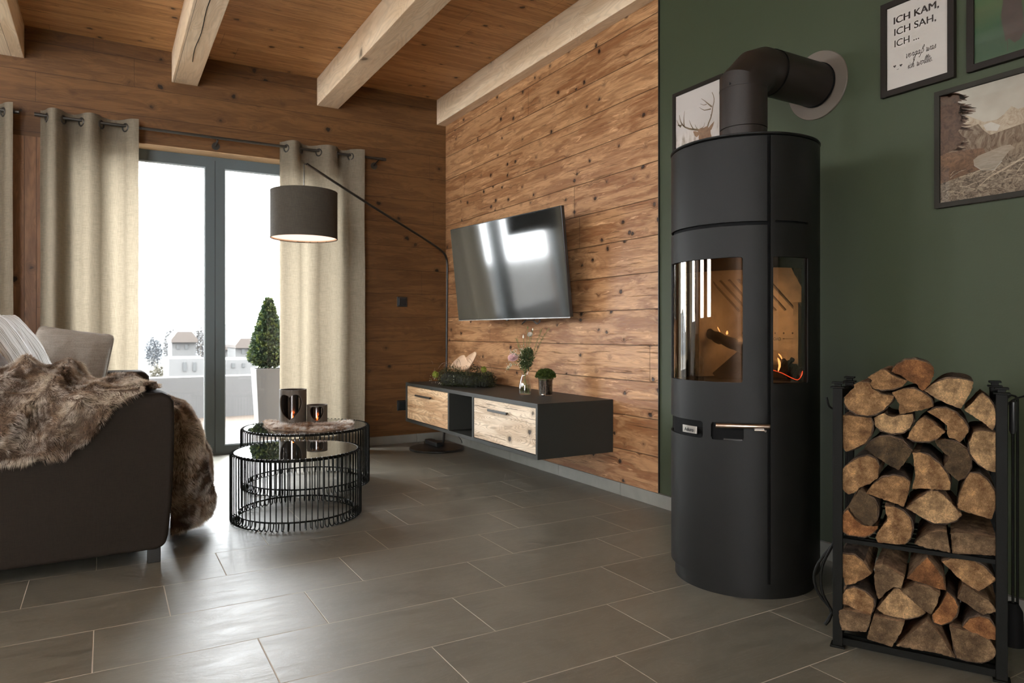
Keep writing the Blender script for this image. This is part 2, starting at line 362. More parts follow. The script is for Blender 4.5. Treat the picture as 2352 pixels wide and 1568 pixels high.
def stripes(name, dirv, k=13., ph=0.):
    t = NT(name); tc = t.t.nodes.new('ShaderNodeTexCoord').outputs['Object']
    s = t.n('ShaderNodeVectorMath', {0: tc, 1: dirv}, operation='DOT_PRODUCT', out=1)
    s = t.noise(t.comb(t.math('ADD', t.math('MULTIPLY', s, k), ph), 0, 0), 1., 4, .75)
    col = t.ramp(s, [(.30, (.10, .09, .08)), (.38, (.36, .36, .35)), (.44, (.85, .86, .86)), (.50, (.22, .20, .17)), (.53, (.8, .81, .82)), (.60, (.92, .93, .94)), (.66, (.05, .045, .04)), (.70, (.5, .5, .48))], 'CONSTANT')
    n = t.noise(tc, 300, 2)
    return t.done(t.bsdf(t.mix(t.math('MULTIPLY', n, .3), col, (.3, .28, .25)), .85, 0, .1))
def furmat(name, a, b, c, scale=7., tipc=(.62, .52, .40)):
    t = NT(name); tc = t.t.nodes.new('ShaderNodeTexCoord').outputs['Object']
    n = t.noise(tc, scale, 4, .6, .8)
    col = t.ramp(n, [(.40, a), (.5, b), (.60, c)])
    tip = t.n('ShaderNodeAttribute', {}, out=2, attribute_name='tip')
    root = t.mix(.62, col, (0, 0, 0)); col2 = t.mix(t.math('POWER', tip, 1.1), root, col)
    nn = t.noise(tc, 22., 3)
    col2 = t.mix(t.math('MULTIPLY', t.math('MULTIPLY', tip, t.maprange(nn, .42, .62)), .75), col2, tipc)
    p = t.bsdf(col2, .55, 0, .35); tr = t.n('ShaderNodeBsdfTranslucent', {0: col2})
    return t.done(t.n('ShaderNodeMixShader', {0: .25, 1: p, 2: tr}))
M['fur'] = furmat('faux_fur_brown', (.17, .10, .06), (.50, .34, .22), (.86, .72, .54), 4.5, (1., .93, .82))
M['furbase'] = plain('faux_fur_backing', (.075, .048, .030), .9)
M['pelt'] = furmat('pelt_fur', (.16, .075, .035), (.50, .28, .14), (.90, .86, .80), 14., (.9, .85, .78))
M['peltbase'] = plain('pelt_backing', (.4, .3, .22), .9)
M['ceramic'] = plain('lantern_ceramic_taupe', (.085, .066, .048), .6, bump=.6, bscale=110, var=.25, vscale=60)
M['lglass'] = thinglass('lantern_glass_brown', (.42, .27, .19), .10, .02, facing=1.)
M['clear'] = thinglass('clear_vase_glass', (.95, .95, .94), .05, .0, facing=.75)
M['water'] = thinglass('vase_water', (.82, .88, .78), .06, .0, facing=.6)
M['wax'] = plain('candle_wax', (.8, .7, .55), .5)
M['flame'] = emit('flame', (1., .42, .12), 14.)
M['fire'] = emit('stove_flame', (1., .42, .17), 3.6)
M['ember'] = emit('stove_ember', (1., .10, .035), 1.5)
M['bulb'] = emit('bulb_light', (1., .76, .55), 7.)
# ================================================================== ROOM
XT, YW, ZC = 2.411, 5.241, 2.768
XL, YN = -3.7, -3.0
O1 = (-.20, 1.55); O2 = (-2.45, -.65); ZO = 2.131; YB = 5.60
o = MB().add([(XL, YN, 0), (XT+.05, YN, 0), (XT+.05, YB, 0), (XL, YB, 0)], [(0, 1, 2, 3)]).build('floor', M['tile'], smooth=False); struct(o, 'grey slate-look tiles in a staggered pattern')
o = MB().box(XL, XT+.3, YN, YW, ZC, ZC+.2).build('ceiling', M['wood_ceil'], smooth=False); struct(o, 'brown wooden board ceiling')
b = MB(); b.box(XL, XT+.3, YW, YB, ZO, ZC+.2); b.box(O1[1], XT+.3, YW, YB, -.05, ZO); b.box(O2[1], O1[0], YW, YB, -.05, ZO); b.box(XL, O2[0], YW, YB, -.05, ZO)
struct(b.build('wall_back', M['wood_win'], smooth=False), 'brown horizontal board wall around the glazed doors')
struct(MB().box(O2[1]-.001, O1[0]+.001, YW-.006, YW, .0, 2.088).build('trim_1', M['wood_pier'], smooth=False), 'vertical wood boards on the pier between the two glazed doors')
struct(MB().box(O1[0], O1[1], YW+.002, YW+.15, ZO-.004, ZO).build('trim_2', M['wood_reveal'], smooth=False), 'pale wooden lintel underside above the glazed door')
struct(MB().box(XT, XT+.3, 2.689, YW, 0, ZC).build('wall_right', M['wood_tv'], smooth=False), 'brushed horizontal board wall behind the television')
struct(MB().box(XT+.009, XT+.3, YN, 2.689, 0, ZC).build('wall_right_green', M['green'], smooth=False), 'dark green painted wall behind the stove')
struct(MB().box(XT-.0005, XT+.0088, 2.6855, 2.6888, .067, ZC).build('trim_3', M['blackmetal'], smooth=False), 'dark end edge of the wooden cladding')
b = MB()
y = -2.4
while y < YW:
    y2 = min(y+.5975, YW-.0); b.box(XT-.009, XT+.009, y+.001, y2-.001, 0, .0665); y = y2
struct(b.build('baseboard_right', M['skirt'], smooth=False, bevel=.0012), 'grey tile skirting along the television and stove wall')
b = MB()
for x0, x1 in ((O1[1]+.002, XT-.01), (O2[1]+.01, O1[0]-.01)):
    x = x0
    while x < x1: b.box(x+.001, min(x+.6, x1)-.001, YW-.010, YW, 0, .0665); x += .6
struct(b.build('baseboard_back', M['skirt'], smooth=False, bevel=.0012), 'grey tile skirting below the wooden window wall')
# beams
for k, (x0, x1) in enumerate([(-.594, -.434), (.385, .545), (1.36, 1.52), (2.33, XT)]):
    o = MB().box(x0, x1, YN+.01, YW, 2.565, ZC).build('trim_%d' % (k+4), M['wood_beam'], smooth=False, bevel=.003)
    struct(o, ['pale spruce ceiling beam at the left edge', 'pale spruce ceiling beam with a long crack above the left curtain', 'pale spruce ceiling beam above the right curtain', 'pale spruce ceiling beam lying along the television wall'][k])
# cracks in beam 2
cr = MB(); pts = [(.452, 2.6), (.462, 2.95), (.455, 3.3), (.466, 3.6), (.456, 3.95), (.466, 4.3), (.458, 4.55), (.468, 4.78)]
cr.tube([(x, y_, 2.5648) for x, y_ in smoothpath(pts, 30)], .0024, 5)
struct(cr.build('trim_8', M['stove_in']), 'long drying crack in the ceiling beam')
# out of frame: left wall with two windows; high opening and near opening added for fill light
wl = [(-1.0, 1.9), (2.75, 3.40), (4.15, 4.95)]
wz = [(1.82, 2.52), (1.05, 2.25), (1.05, 2.25)]
b = MB(); T_ = .3; yy = YN
for (a_, c_), (q0, q1) in zip(wl, wz):
    b.box(XL-T_, XL, yy, a_, 0, ZC); b.box(XL-T_, XL, a_, c_, 0, q0); b.box(XL-T_, XL, a_, c_, q1, ZC); yy = c_
b.box(XL-T_, XL, yy, YB, 0, ZC)
struct(b.build('wall_left', M['wood_win'], smooth=False), 'wooden wall with windows and an added fill-light opening outside the picture')
wn = (-3.3, -1.5)
b = MB(); b.box(XL, XT+.3, YN-T_, YN, 2.3, ZC); b.box(XL, wn[0], YN-T_, YN, 0, 2.3); b.box(wn[1], XT+.3, YN-T_, YN, 0, 2.3)
struct(b.build('wall_front', plain('wall_plaster', (.55, .5, .43), .8), smooth=False), 'plastered wall behind the viewer')
# glazed doors in the back wall
YF = 5.39
def glazed(name, x0, x1, label):
    root = thing(name, ((x0+x1)/2, YF, 0), label, None); root['kind'] = 'structure'
    del_ = MB(); xm = (x0+x1)/2
    g = []
    for a, c in ((x0, xm), (xm, x1)):
        f = MB(); st = .063 if a != x0 else .09; en = .063 if c != x1 else .09
        xs = (a+(.0635 if a == xm else .10), c-(.0635 if c == xm else .10))
        f.box(a, xs[0], YF, YF+.075, 0, ZO-.004); f.box(xs[1], c, YF, YF+.075, 0, ZO-.004)
        f.box(xs[0], xs[1], YF, YF+.075, 2.053, ZO-.004); f.box(xs[0], xs[1], YF, YF+.075, 0, .066)
        fo = f.build('sash_frame', M['frame_grey'], root, smooth=False)
        bd = MB(); w = .007
        bd.box(xs[0], xs[0]+w, YF+.012, YF+.03, .066, 2.053); bd.box(xs[1]-w, xs[1], YF+.012, YF+.03, .066, 2.053); bd.box(xs[0]+w, xs[1]-w, YF+.012, YF+.03, 2.046, 2.053); bd.box(xs[0]+w, xs[1]-w, YF+.012, YF+.03, .066, .073)
        bd.build('glazing_bead', M['gasket'], fo, smooth=False)
        MB().box(xs[0], xs[1], YF+.03, YF+.034, .066, 2.053).build('pane', M['glass'], root, smooth=False)
    s = MB(); s.box(xm-.0015, xm+.0015, YF-.0012, YF, .02, ZO-.03); s.build('seal_strip', M['plastic'], root, smooth=False)
    return root
glazed('window_1', O1[0], O1[1], 'grey framed double glazed terrace door between the curtains')
glazed('window_2', O2[0], O2[1], 'second glazed terrace door left of the wooden pier')
# ================================================================== STOVE
SX, SY, SR = 2.003, 1.780, .2555
def cyl(u, v, r=SR, cx=SX, cy=SY):
    d = ray(u, v); d2 = d[:2]; oo = -np.array([cx, cy]); a = d2@d2; bb = 2*oo@d2; cc = oo@oo-r*r
    t = (-bb-math.sqrt(max(0, bb*bb-4*a*cc)))/(2*a); p = EYEP+d*t
    return math.degrees(math.atan2(p[1]-cy, p[0]-cx)) % 360, p[2]
def curved(mb, a0, a1, z0, z1, r=SR, th=.005, holes=(), astep=1.0, rad=.012):
    """curved sheet-metal panel with rounded rectangular holes (a0,a1,z0,z1); outer + inner skin + rims"""
    A = set([a0, a1]); Zs = set([z0, z1])
    k = a0
    while k < a1: A.add(round(k, 4)); k += astep
    for h in holes:
        for q in (h[0], h[1]): A.add(q)
        for q in (h[2], h[3]): Zs.add(q)
        for q in (.25, .5, .75): 
            Zs.add(h[2]+rad*(1-math.cos(q*PI/2))); Zs.add(h[3]-rad*(1-math.cos(q*PI/2)))
            da = math.degrees(rad/r); A.add(h[0]+da*(1-math.sin(q*PI/2))); A.add(h[1]-da*(1-math.sin(q*PI/2)))
    A = sorted(x for x in A if a0-1e-6 <= x <= a1+1e-6); Zs = sorted(x for x in Zs if z0-1e-6 <= x <= z1+1e-6)
    def cut(a, z):
        for h in holes:
            if h[0] < a < h[1] and h[2] < z < h[3]:
                dx = min(math.radians(a-h[0]), math.radians(h[1]-a))*r; dz = min(z-h[2], h[3]-z)
                if dx < rad and dz < rad and (rad-dx)**2+(rad-dz)**2 > rad*rad: return False
                return True
        return False
    n, m = len(A)-1, len(Zs)-1
    on = [[not cut((A[i]+A[i+1])/2, (Zs[j]+Zs[j+1])/2) for j in range(m)] for i in range(n)]
    vs = []; idx = {}
    def V(i, j, s):
        if (i, j, s) not in idx:
            q = math.radians(A[i]); rr = r if s == 0 else r-th
            idx[(i, j, s)] = len(vs); vs.append((SX+rr*math.cos(q), SY+rr*math.sin(q), Zs[j]))
        return idx[(i, j, s)]
    fs = []
    for i in range(n):
        for j in range(m):
            if not on[i][j]: continue
            fs.append((V(i, j, 0), V(i+1, j, 0), V(i+1, j+1, 0), V(i, j+1, 0)))
            fs.append((V(i, j, 1), V(i, j+1, 1), V(i+1, j+1, 1), V(i+1, j, 1)))
            for di, dj, p, q in ((-1, 0, (i, j), (i, j+1)), (1, 0, (i+1, j), (i+1, j+1)), (0, -1, (i, j), (i+1, j)), (0, 1, (i, j+1), (i+1, j+1))):
                a_, b_ = i+di, j+dj
                if not (0 <= a_ < n and 0 <= b_ < m and on[a_][b_]):
                    fs.append((V(*p, 0), V(*q, 0), V(*q, 1), V(*p, 1)))
    mb.add(vs, fs); return mb
st = thing('wood_stove', (SX, SY, 0), 'tall black cylindrical wood stove with curved glass and a small fire', 'stove')
ST = lambda mb, nm, mt, **k: mb.build(nm, mt, st, **k)
ST(MB().lathe([(0, 0), (.241, 0), (.241, .049), (.236, .052), (0, .052)], (SX, SY, 0), 96), 'plinth', M['stove'])
ST(MB().lathe([(0, 1.526), (.2545, 1.526), (.2575, 1.529), (.2575, 1.533), (.254, 1.5345), (0, 1.5345)], (SX, SY, 0), 96), 'top_plate', M['stove'])
WF, WS, WS2 = (139., 221.2, .7115, 1.1255), (242.9, 275.0, .7095, 1.1255), (85., 117.1, .7095, 1.1255)
b = curved(MB(), 121.4, 238.7, 1.2415, 1.5215); ST(b, 'upper_front_panel', M['stove'], bevel=.0008)
b = curved(MB(), 121.4, 238.7, .5765, 1.2290, holes=[WF]); door = ST(b, 'door', M['stove'])
b = curved(MB(), 121.4, 238.7, .054, .5765, holes=[(125, 190.8, .519, .5775), (197.8, 221.9, .519, .5775)]); ST(b, 'lower_front_panel', M['stove'])
b = curved(MB(), 241.0, 479.0, .054, 1.5215, holes=[WS, (WS2[0]+360, WS2[1]+360, WS2[2], WS2[3]), (244, 275.5, 1.2365, 1.2435)], rad=.006, astep=2.); ST(b, 'side_and_back_casing', M['stove'])
for z0, z1 in ((.052, .705), (1.13, 1.526)): ST(MB().lathe([(0, z0), (.2465, z0), (.2465, z1), (0, z1)], (SX, SY, 0), 96), 'inner_body', M['stove_in'])
# pillars between windows
b = MB(); curved(b, 222, 242, .70, 1.135, r=.2475, th=.05, astep=2); curved(b, 118, 138, .70, 1.135, r=.2475, th=.05, astep=2); curved(b, 276.5, 443.5, .70, 1.135, r=.2475, th=.02, astep=3)
ST(b, 'inner_pillar', M['stove_in'])
g = curved(MB(), 138, 222, .708, 1.129, r=.2485, th=.003, astep=1.); g.build('front_glass', M['stove_glass'], door)
ST(curved(MB(), 242.5, 275.6, .707, 1.128, r=.2485, th=.003), 'side_glass', M['stove_glass'])
ST(curved(MB(), 84.5, 117.5, .707, 1.128, r=.2485, th=.003), 'side_glass', M['stove_glass'])
# fire chamber
HX, HY = 2.135, .146
b = MB(); b.box(HX, HX+.02, SY-.205, SY+HY+.02, .705, .937)
b.add([(HX, SY-.205, .937), (HX, SY+HY, .937), (1.948, SY+HY, 1.13), (1.948, SY-.225, 1.13)], [(0, 1, 2, 3)])
brick = ST(b, 'fire_brick_back', M['firebrick'], smooth=False)
for s_ in (-1, 1):
    b = MB(); ya = SY+s_*HY; b.box(1.93 if s_ > 0 else 2.09, HX, min(ya, ya+s_*.02), max(ya, ya+s_*.02), .705, 1.13)
    ST(b, 'fire_brick_side', M['firebrick'], smooth=False)
b = MB(); b.lathe([(0, .706), (.245, .706), (.245, .712), (0, .712)], (SX, SY, 0), 64); ST(b, 'grate_floor', M['char'], smooth=False)
b = MB(); curved(b, 139, 221, 1.085, 1.128, r=.236, th=.004); curved(b, 243, 275, 1.092, 1.128, r=.236, th=.004); ST(b, 'air_baffle', M['stove_in'])
# slots in sloping brick, dots, marking
b = MB(); sd = np.array([1.948-HX, 0, 1.13-.937]); sl = np.linalg.norm(sd); sd /= sl; sn = np.array([-sd[2], 0, sd[0]])
for k in range(7):
    y0 = SY+HY-.03-k*.042; P0 = np.array([HX, y0, .937])+sd*.03+sn*.0005; P1 = np.array([HX, y0+.035, .937])+sd*.19+sn*.0005
    b.tube([P0, P1], .0055, 6)
b.build('brick_slots', plain('firebrick_groove', (.20, .15, .095), .9), brick)
for k in range(7): MB().add([(HX-.0006, SY+.12-.038*k+.0035*math.cos(a), .8745+.0035*math.sin(a)) for a in np.linspace(0, 2*PI, 13)[:-1]], [tuple(range(12))]).build('air_hole', M['brick_mark'], brick, smooth=False)
def text_obj(name, body, p, right, up, size, mat, parent, offset=0., ext=.0002, align='LEFT', shear=0., sx=1., bold=0.):
    cu = bpy.data.curves.new(name, 'FONT'); cu.body = body; cu.size = size; cu.extrude = ext; cu.offset = offset; cu.align_x = align; cu.shear = shear
    cu.materials.append(mat); o = bpy.data.objects.new(name, cu); COL.objects.link(o)
    r = Vector(right).normalized(); u = Vector(up).normalized(); n = r.cross(u)
    from mathutils import Matrix
    m = Matrix(((r.x*sx, u.x, n.x, 0), (r.y*sx, u.y, n.y, 0), (r.z*sx, u.z, n.z, 0), (0, 0, 0, 1)))
    me = bpy.data.meshes.new_from_object(o.evaluated_get(bpy.context.evaluated_depsgraph_get())); me.name = name
    if bold:
        bm = bmesh.new(); bm.from_mesh(me); g0 = list(bm.verts)+list(bm.edges)+list(bm.faces)
        for k_ in (-1, 1):
            r_ = bmesh.ops.duplicate(bm, geom=g0); bmesh.ops.translate(bm, verts=[e for e in r_['geom'] if isinstance(e, bmesh.types.BMVert)], vec=(bold*k_, bold*.3*k_, 0.00002*k_))
        bm.to_mesh(me); bm.free()
    bpy.data.objects.remove(o); m.translation = Vector([p[i]-parent['_w'][i] for i in range(3)]); me.transform(m)
    if not me.materials: me.materials.append(mat)
    o = bpy.data.objects.new(name, me); COL.objects.link(o); o.parent = parent; o['_w'] = list(parent['_w']); return o
# view from the room: right on the back brick is -y
pm = onX(1794, 781.5, HX-.001)
text_obj('load_marking', 'LOAD', pm, (0, -1, 0), (0, 0, 1), .0155, M['brick_mark'], brick, .0002, align='RIGHT')
b = MB(); q0, q1 = onX(1797, 777.5, HX-.0012), onX(1841, 777.5, HX-.0012); b.tube([q0, q1], .0007, 5); b.add([q0+np.array([0, 0, .0]), q0+np.array([0, -.008, .003]), q0+np.array([0, -.008, -.003])], [(0, 1, 2)])
b.build('load_arrow', M['brick_mark'], brick)
# slot mechanisms
b = MB(); curved(b, 126, 189, .545, .575, r=.2440, th=.004); curved(b, 150, 168, .52, .545, r=.2445, th=.004); b2 = ST(b, 'air_slider_track', plain('stove_dark_grey', (.010, .010, .009), .5, spec=.2))
b = curved(MB(), 171.5, 186.5, .531, .5565, r=.2625, th=.003, astep=1.5); plate = ST(b, 'air_handle_plate', plain('handle_plate_silver', (.62, .58, .52), .3, .9), bevel=.001)
pa = math.radians(179.5); tp = np.array([SX+.2630*math.cos(pa), SY+.2630*math.sin(pa), .538])
pr = np.array([-math.sin(pa), math.cos(pa), 0.])*-1; pr = np.array([math.cos(pa-PI/2), math.sin(pa-PI/2), 0]); pr = -pr
text_obj('badge_lettering', 'Aduro', tp-pr*.021+np.array([math.cos(pa), math.sin(pa), 0])*.003, pr, (0, 0, 1), .0165, M['plastic'], plate, .0003)
b = MB(); b.lathe([(0, 0), (.013, 0), (.013, .006), (.006, .008), (0, .008)], (0, 0, 0), 20); v0 = b.v; a_ = math.radians(200.6)
b.v = [(SX+.236*math.cos(a_)+z*math.cos(a_)-x*math.sin(a_)*1., SY+.236*math.sin(a_)+z*math.sin(a_)+x*math.cos(a_), .533+y) for x, y, z in v0]
ST(b, 'latch_wheel', plain('latch_grey', (.09, .09, .08), .4))
ST(curved(MB(), 207, 221, .519, .524, r=.249, th=.012), 'slot_tray', M['blackmetal'])
A0, A1 = math.radians(204.5), math.radians(238.7)
h0, h1 = np.array([SX+.293*math.cos(A0), SY+.293*math.sin(A0), .5715]), np.array([SX+.280*math.cos(A1), SY+.280*math.sin(A1), .5725])
hd = ST(MB().tube([h0, h0+(h1-h0)*.02, h0+(h1-h0)*.98, h1], [.0075, .0085, .0085, .0075], 20), 'door_handle', M['steel'])
b = MB(); am = math.radians(236); b.tube([(SX+.25*math.cos(am), SY+.25*math.sin(am), .5575), (SX+.276*math.cos(am), SY+.276*math.sin(am), .5575)], .004, 8); am = math.radians(229)
b.tube([(SX+.268*math.cos(am), SY+.268*math.sin(am), .5585), (SX+.272*math.cos(math.radians(235.5)), SY+.272*math.sin(math.radians(235.5)), .5585)], .0032, 8)
b.build('handle_bracket', M['chrome'], hd)
ST(MB().box(SX-.002, SX, SY, SY+.001, .3, .3005), 'hinge_pin', M['chrome']) if False else None
# firewood inside, embers, flames (things of their own)
def rodlog(name, p0, p1, r, mat, label, cat='log', jit=.12, seg=14):
    p0, p1 = np.array(p0, float), np.array(p1, float); n = 14; P = [p0+(p1-p0)*i/n for i in range(n+1)]
    b = MB().tube(P, [r*(1+jit*math.sin(i*1.7)+.05*R_.random()) for i in range(n+1)], seg)
    b.v = [tuple(np.array(v)+.0035*np.array([nz(v[0]*60, v[1]*60, v[2]*60), nz(v[1]*60, v[2]*60, v[0]*60+5), nz(v[2]*60+9, v[0]*60, v[1]*60)])) for v in b.v]
    o = b.build(name, mat, None, loc=tuple((p0+p1)/2)); return tag(o, label, cat)
def inst(u, v, x): return onX(u, v, x)
rodlog('burning_log', inst(1619, 762, 1.99), inst(1722, 806, 1.955), .019, M['char'], 'charred log leaning high inside the stove fire chamber')
lg = [inst(1634, 857, 1.93), inst(1700, 800, 1.97), inst(1752, 815, 2.0), inst(1742, 875, 1.93), inst(1655, 880, 1.90)]
b = MB(); vs = lg+[p+np.array([.07, .02, 0.0]) for p in lg]; b.add(vs, [(4, 3, 2, 1, 0), (5, 6, 7, 8, 9)]+[(i, (i+1) % 5, 5+(i+1) % 5, 5+i) for i in range(5)])
tag(b.build('burning_log', M['char'], None, loc=tuple(lg[0]), bevel=.006), 'large black charred wedge log resting behind the curved front glass', 'log')
rodlog('burning_log', inst(1790, 838, 2.02), inst(1840, 862, 2.06), .026, M['char'], 'charred log with glowing rim behind the stove side glass')
rodlog('burning_log', inst(1802, 843, 2.03), inst(1822, 824, 2.07), .007, M['char'], 'short charred stick lying over the log in the side window')
b = MB()
for k in range(26):
    u = R_.uniform(1680, 1735); c = inst(u, R_.uniform(866, 882), R_.uniform(1.94, 1.99)); b.ball(c, R_.uniform(.006, .012), 8, 5, .5)
for k in range(9):
    f = k/8; c = inst(1691+f*16, 878-f*22, 1.95); b.ball(c, .008, 8, 5, .5)
tag(b.build('embers', M['ember'], None, loc=(1.96, SY-.02, .712)), 'glowing red embers at the foot of the wedge log', 'embers', kind='stuff')
b = MB(); b.tube(smoothpath([inst(1776, 850, 2.0), inst(1795, 856, 2.0), inst(1815, 866, 2.0), inst(1832, 872, 2.0), inst(1841, 862, 2.0), inst(1843, 852, 2.01)], 20), .0014, 6)
tag(b.build('ember_rim', M['ember'], None, loc=(2.0, SY-.1, .72)), 'thin glowing line of embers along the log in the side window', 'embers', kind='stuff')
def flame(pts, r, label, mat=None):
    P = smoothpath(pts, 16); n = len(P); b = MB().tube(P, [max(.0004, r*math.sin(PI*(.12+.86*i/(n-1)))) for i in range(n)], 8)
    tag(b.build('flame', mat or M['fire'], None, loc=tuple(P[0])), label, 'flame')
flame([inst(1787, 852, 2.0), inst(1791, 840, 2.0), inst(1789, 828, 2.0), inst(1786, 821, 2.0)], .0042, 'bright tongue of flame in the stove side window')
flame([inst(1788, 812, 2.03), inst(1793, 818, 2.03), inst(1797, 826, 2.03)], .0025, 'small slanting flame above the log in the side window')
flame([inst(1669.5, 768, 1.965), inst(1670, 764, 1.965), inst(1670.5, 759, 1.965)], .004, 'tiny flame on top of the leaning charred log')
flame([inst(1654, 762, 1.97), inst(1650, 755, 1.97), inst(1648, 750, 1.97)], .0018, 'thin faint flame beside the leaning charred log')
# flue pipe
PZ0, PZ1, PR, EZ = 1.5345, 1.70, .083, 1.846
fl = thing('flue_pipe', (SX, SY, 1.5345), 'brown-black stove pipe bending from the stove top into the green wall', 'stove pipe')
pc = np.array([SX, SY])
fl_p = MB().lathe([(PR-.001, PZ0), (PR-.001, 1.6075), (PR-.004, 1.6085), (PR-.004, 1.6095), (PR, 1.6105), (PR, 1.752), (PR+.0012, 1.7525), (PR+.0012, 1.757), (PR-.002, 1.7575)], (SX, SY, 0), 64).build('vertical_pipe', M['pipe'], fl)
def ring_at(c, n, r, seg=48):
    n = np.array(n, float)/np.linalg.norm(n); yv = np.array([0, 1., 0]); w = np.cross(n, yv); w /= np.linalg.norm(w)
    return [np.array(c)+r*(math.cos(2*PI*k/seg)*yv+math.sin(2*PI*k/seg)*w) for k in range(seg)]
def mitre(points, r, seg=48):
    """segmented elbow in the xz plane: mitred sections"""
    b = MB(); rings = []
    for i, p in enumerate(points):
        d0 = points[i]-points[i-1] if i > 0 else points[1]-points[0]; d1 = points[i+1]-points[i] if i < len(points)-1 else d0
        d0 = d0/np.linalg.norm(d0); d1 = d1/np.linalg.norm(d1); nn = d0+d1; nn /= np.linalg.norm(nn); k = 1/max(.5, nn@d0)
        yv = np.array([0, 1., 0]); w = np.cross(nn, yv); w /= np.linalg.norm(w)
        rings.append([p+r*(math.cos(2*PI*q/seg)*yv+math.sin(2*PI*q/seg)*w*k) for q in range(seg)])
    for a_, c_ in zip(rings[:-1], rings[1:]):
        b.add(a_+c_, [(q, (q+1) % seg, seg+(q+1) % seg, seg+q) for q in range(seg)])
    return b
EB = mitre([np.array([SX, SY, 1.735]), np.array([SX, SY, 1.775]), np.array([SX+.055, SY, EZ-.018]), np.array([SX+.10, SY, EZ]), np.array([SX+.145, SY, EZ])], PR-.0015)
eb = EB.build('elbow', M['pipe'], fl, angle=.35)
MB().ball((SX-.083, SY-.012, 1.762), .004, 8, 6).build('elbow_screw', M['blackmetal'], eb)
MB().tube([(SX+.140, SY, EZ), (SX+.142, SY, EZ), (XT-.004, SY, EZ)], PR+.0008, 64, caps=False).build('horizontal_pipe', M['pipe'], fl)
MB().tube([(SX+.138, SY, EZ), (SX+.146, SY, EZ)], PR+.0018, 64, caps=False).build('pipe_seam', M['stove_in'], fl)
MB().tube([(XT-.012, SY, EZ), (XT-.004, SY, EZ)], PR+.003, 64).build('collar_ring', M['stove_in'], fl)
b = MB(); seg = 72; pr_ = [(PR-.004, 0), (PR-.004, .004), (.130, .0065), (.132, .004), (.132, 0)]
vs = []; fs = []
for i in range(seg):
    a_ = 2*PI*i/seg
    for r, h in pr_: vs.append((XT+.0085-h, SY+r*math.cos(a_), EZ+r*math.sin(a_)))
for i in range(seg):
    for k in range(4): fs.append((i*5+k, ((i+1) % seg)*5+k, ((i+1) % seg)*5+k+1, i*5+k+1))
b.add(vs, fs).build('wall_rosette', M['rosette'], fl)
# ================================================================== LOG RACK
FLp = np.array([1.775, 1.240]); RD = np.array([.4724, -.8814]); DD = np.array([.8814, .4724]); RW, RDp, RH = .376, .28, .722
def rk(a, d, z): p = FLp+RD*a+DD*d; return np.array([p[0], p[1], z])
rd3, dd3, up3 = np.array([*RD, 0]), np.array([*DD, 0]), np.array([0, 0, 1.])
rk_root = thing('log_rack', tuple(rk(RW/2, RDp/2, 0)), 'black iron firewood rack with finial posts right of the stove', 'log rack')
def bar(mb, a0, a1, d0, d1, z0, z1):
    c = rk((a0+a1)/2, (d0+d1)/2, (z0+z1)/2); return mb.obox(c, rd3, dd3, up3, (a1-a0)/2, (d1-d0)/2, (z1-z0)/2)
for a_, d_ in ((0, 0), (RW, 0), (0, RDp), (RW, RDp)):
    b = MB(); w = .0125; bar(b, a_-w, a_+w, d_-w, d_+w, .004, RH); po = b.build('post', M['rack'], rk_root, smooth=False, bevel=.0015)
    b = MB(); bar(b, a_-.018, a_+.018, d_-.018, d_+.018, RH, RH+.004); bar(b, a_-.009, a_+.009, d_-.009, d_+.009, RH+.004, RH+.012); bar(b, a_-.015, a_+.015, d_-.015, d_+.015, RH+.012, RH+.017)
    b.build('finial', M['rack'], po, smooth=False, bevel=.001)
    b = MB(); bar(b, a_-.019, a_+.019, d_-.019, d_+.019, 0, .006); b.build('foot', M['rack'], po, smooth=False, bevel=.0015)
for nm, z0, z1 in (('bottom_rail', .008, .027), ('shelf_rail', .293, .304)):
    b = MB(); bar(b, .012, RW-.012, -.006, .006, z0, z1); b.build(nm, M['rack'], rk_root, smooth=False)
    b = MB(); bar(b, .012, RW-.012, RDp-.006, RDp+.006, z0, z1); b.build(nm, M['rack'], rk_root, smooth=False)
    for a_ in (0, RW):
        b = MB(); bar(b, a_-.006, a_+.006, .012, RDp-.012, z0, z1); b.build('side_rail', M['rack'], rk_root, smooth=False)
    for k in range(5):
        b = MB(); d_ = .03+k*.055; bar(b, .006, RW-.006, d_-.006, d_+.006, z1-.008, z1-.001); b.build('shelf_bar', M['rack'], rk_root, smooth=False)
for a_ in (0, RW):
    b = MB(); bar(b, a_-.005, a_+.005, .012, RDp-.012, RH-.035, RH-.01); b.build('top_side_rail', M['rack'], rk_root, smooth=False)
    for d_ in (.09, .19):
        b = MB(); bar(b, a_-.003, a_+.003, d_-.006, d_+.006, .02, RH-.02); b.build('side_bar', M['rack'], rk_root, smooth=False)
b = MB(); b.box(0, 0, 0, 0, 0, 0) if False else None
for k in range(3):
    b = MB(); bar(b, .01, RW-.01, RDp-.004, RDp+.004, .335+k*.012, .34+k*.012); b.build('back_bar', M['rack'], rk_root, smooth=False)
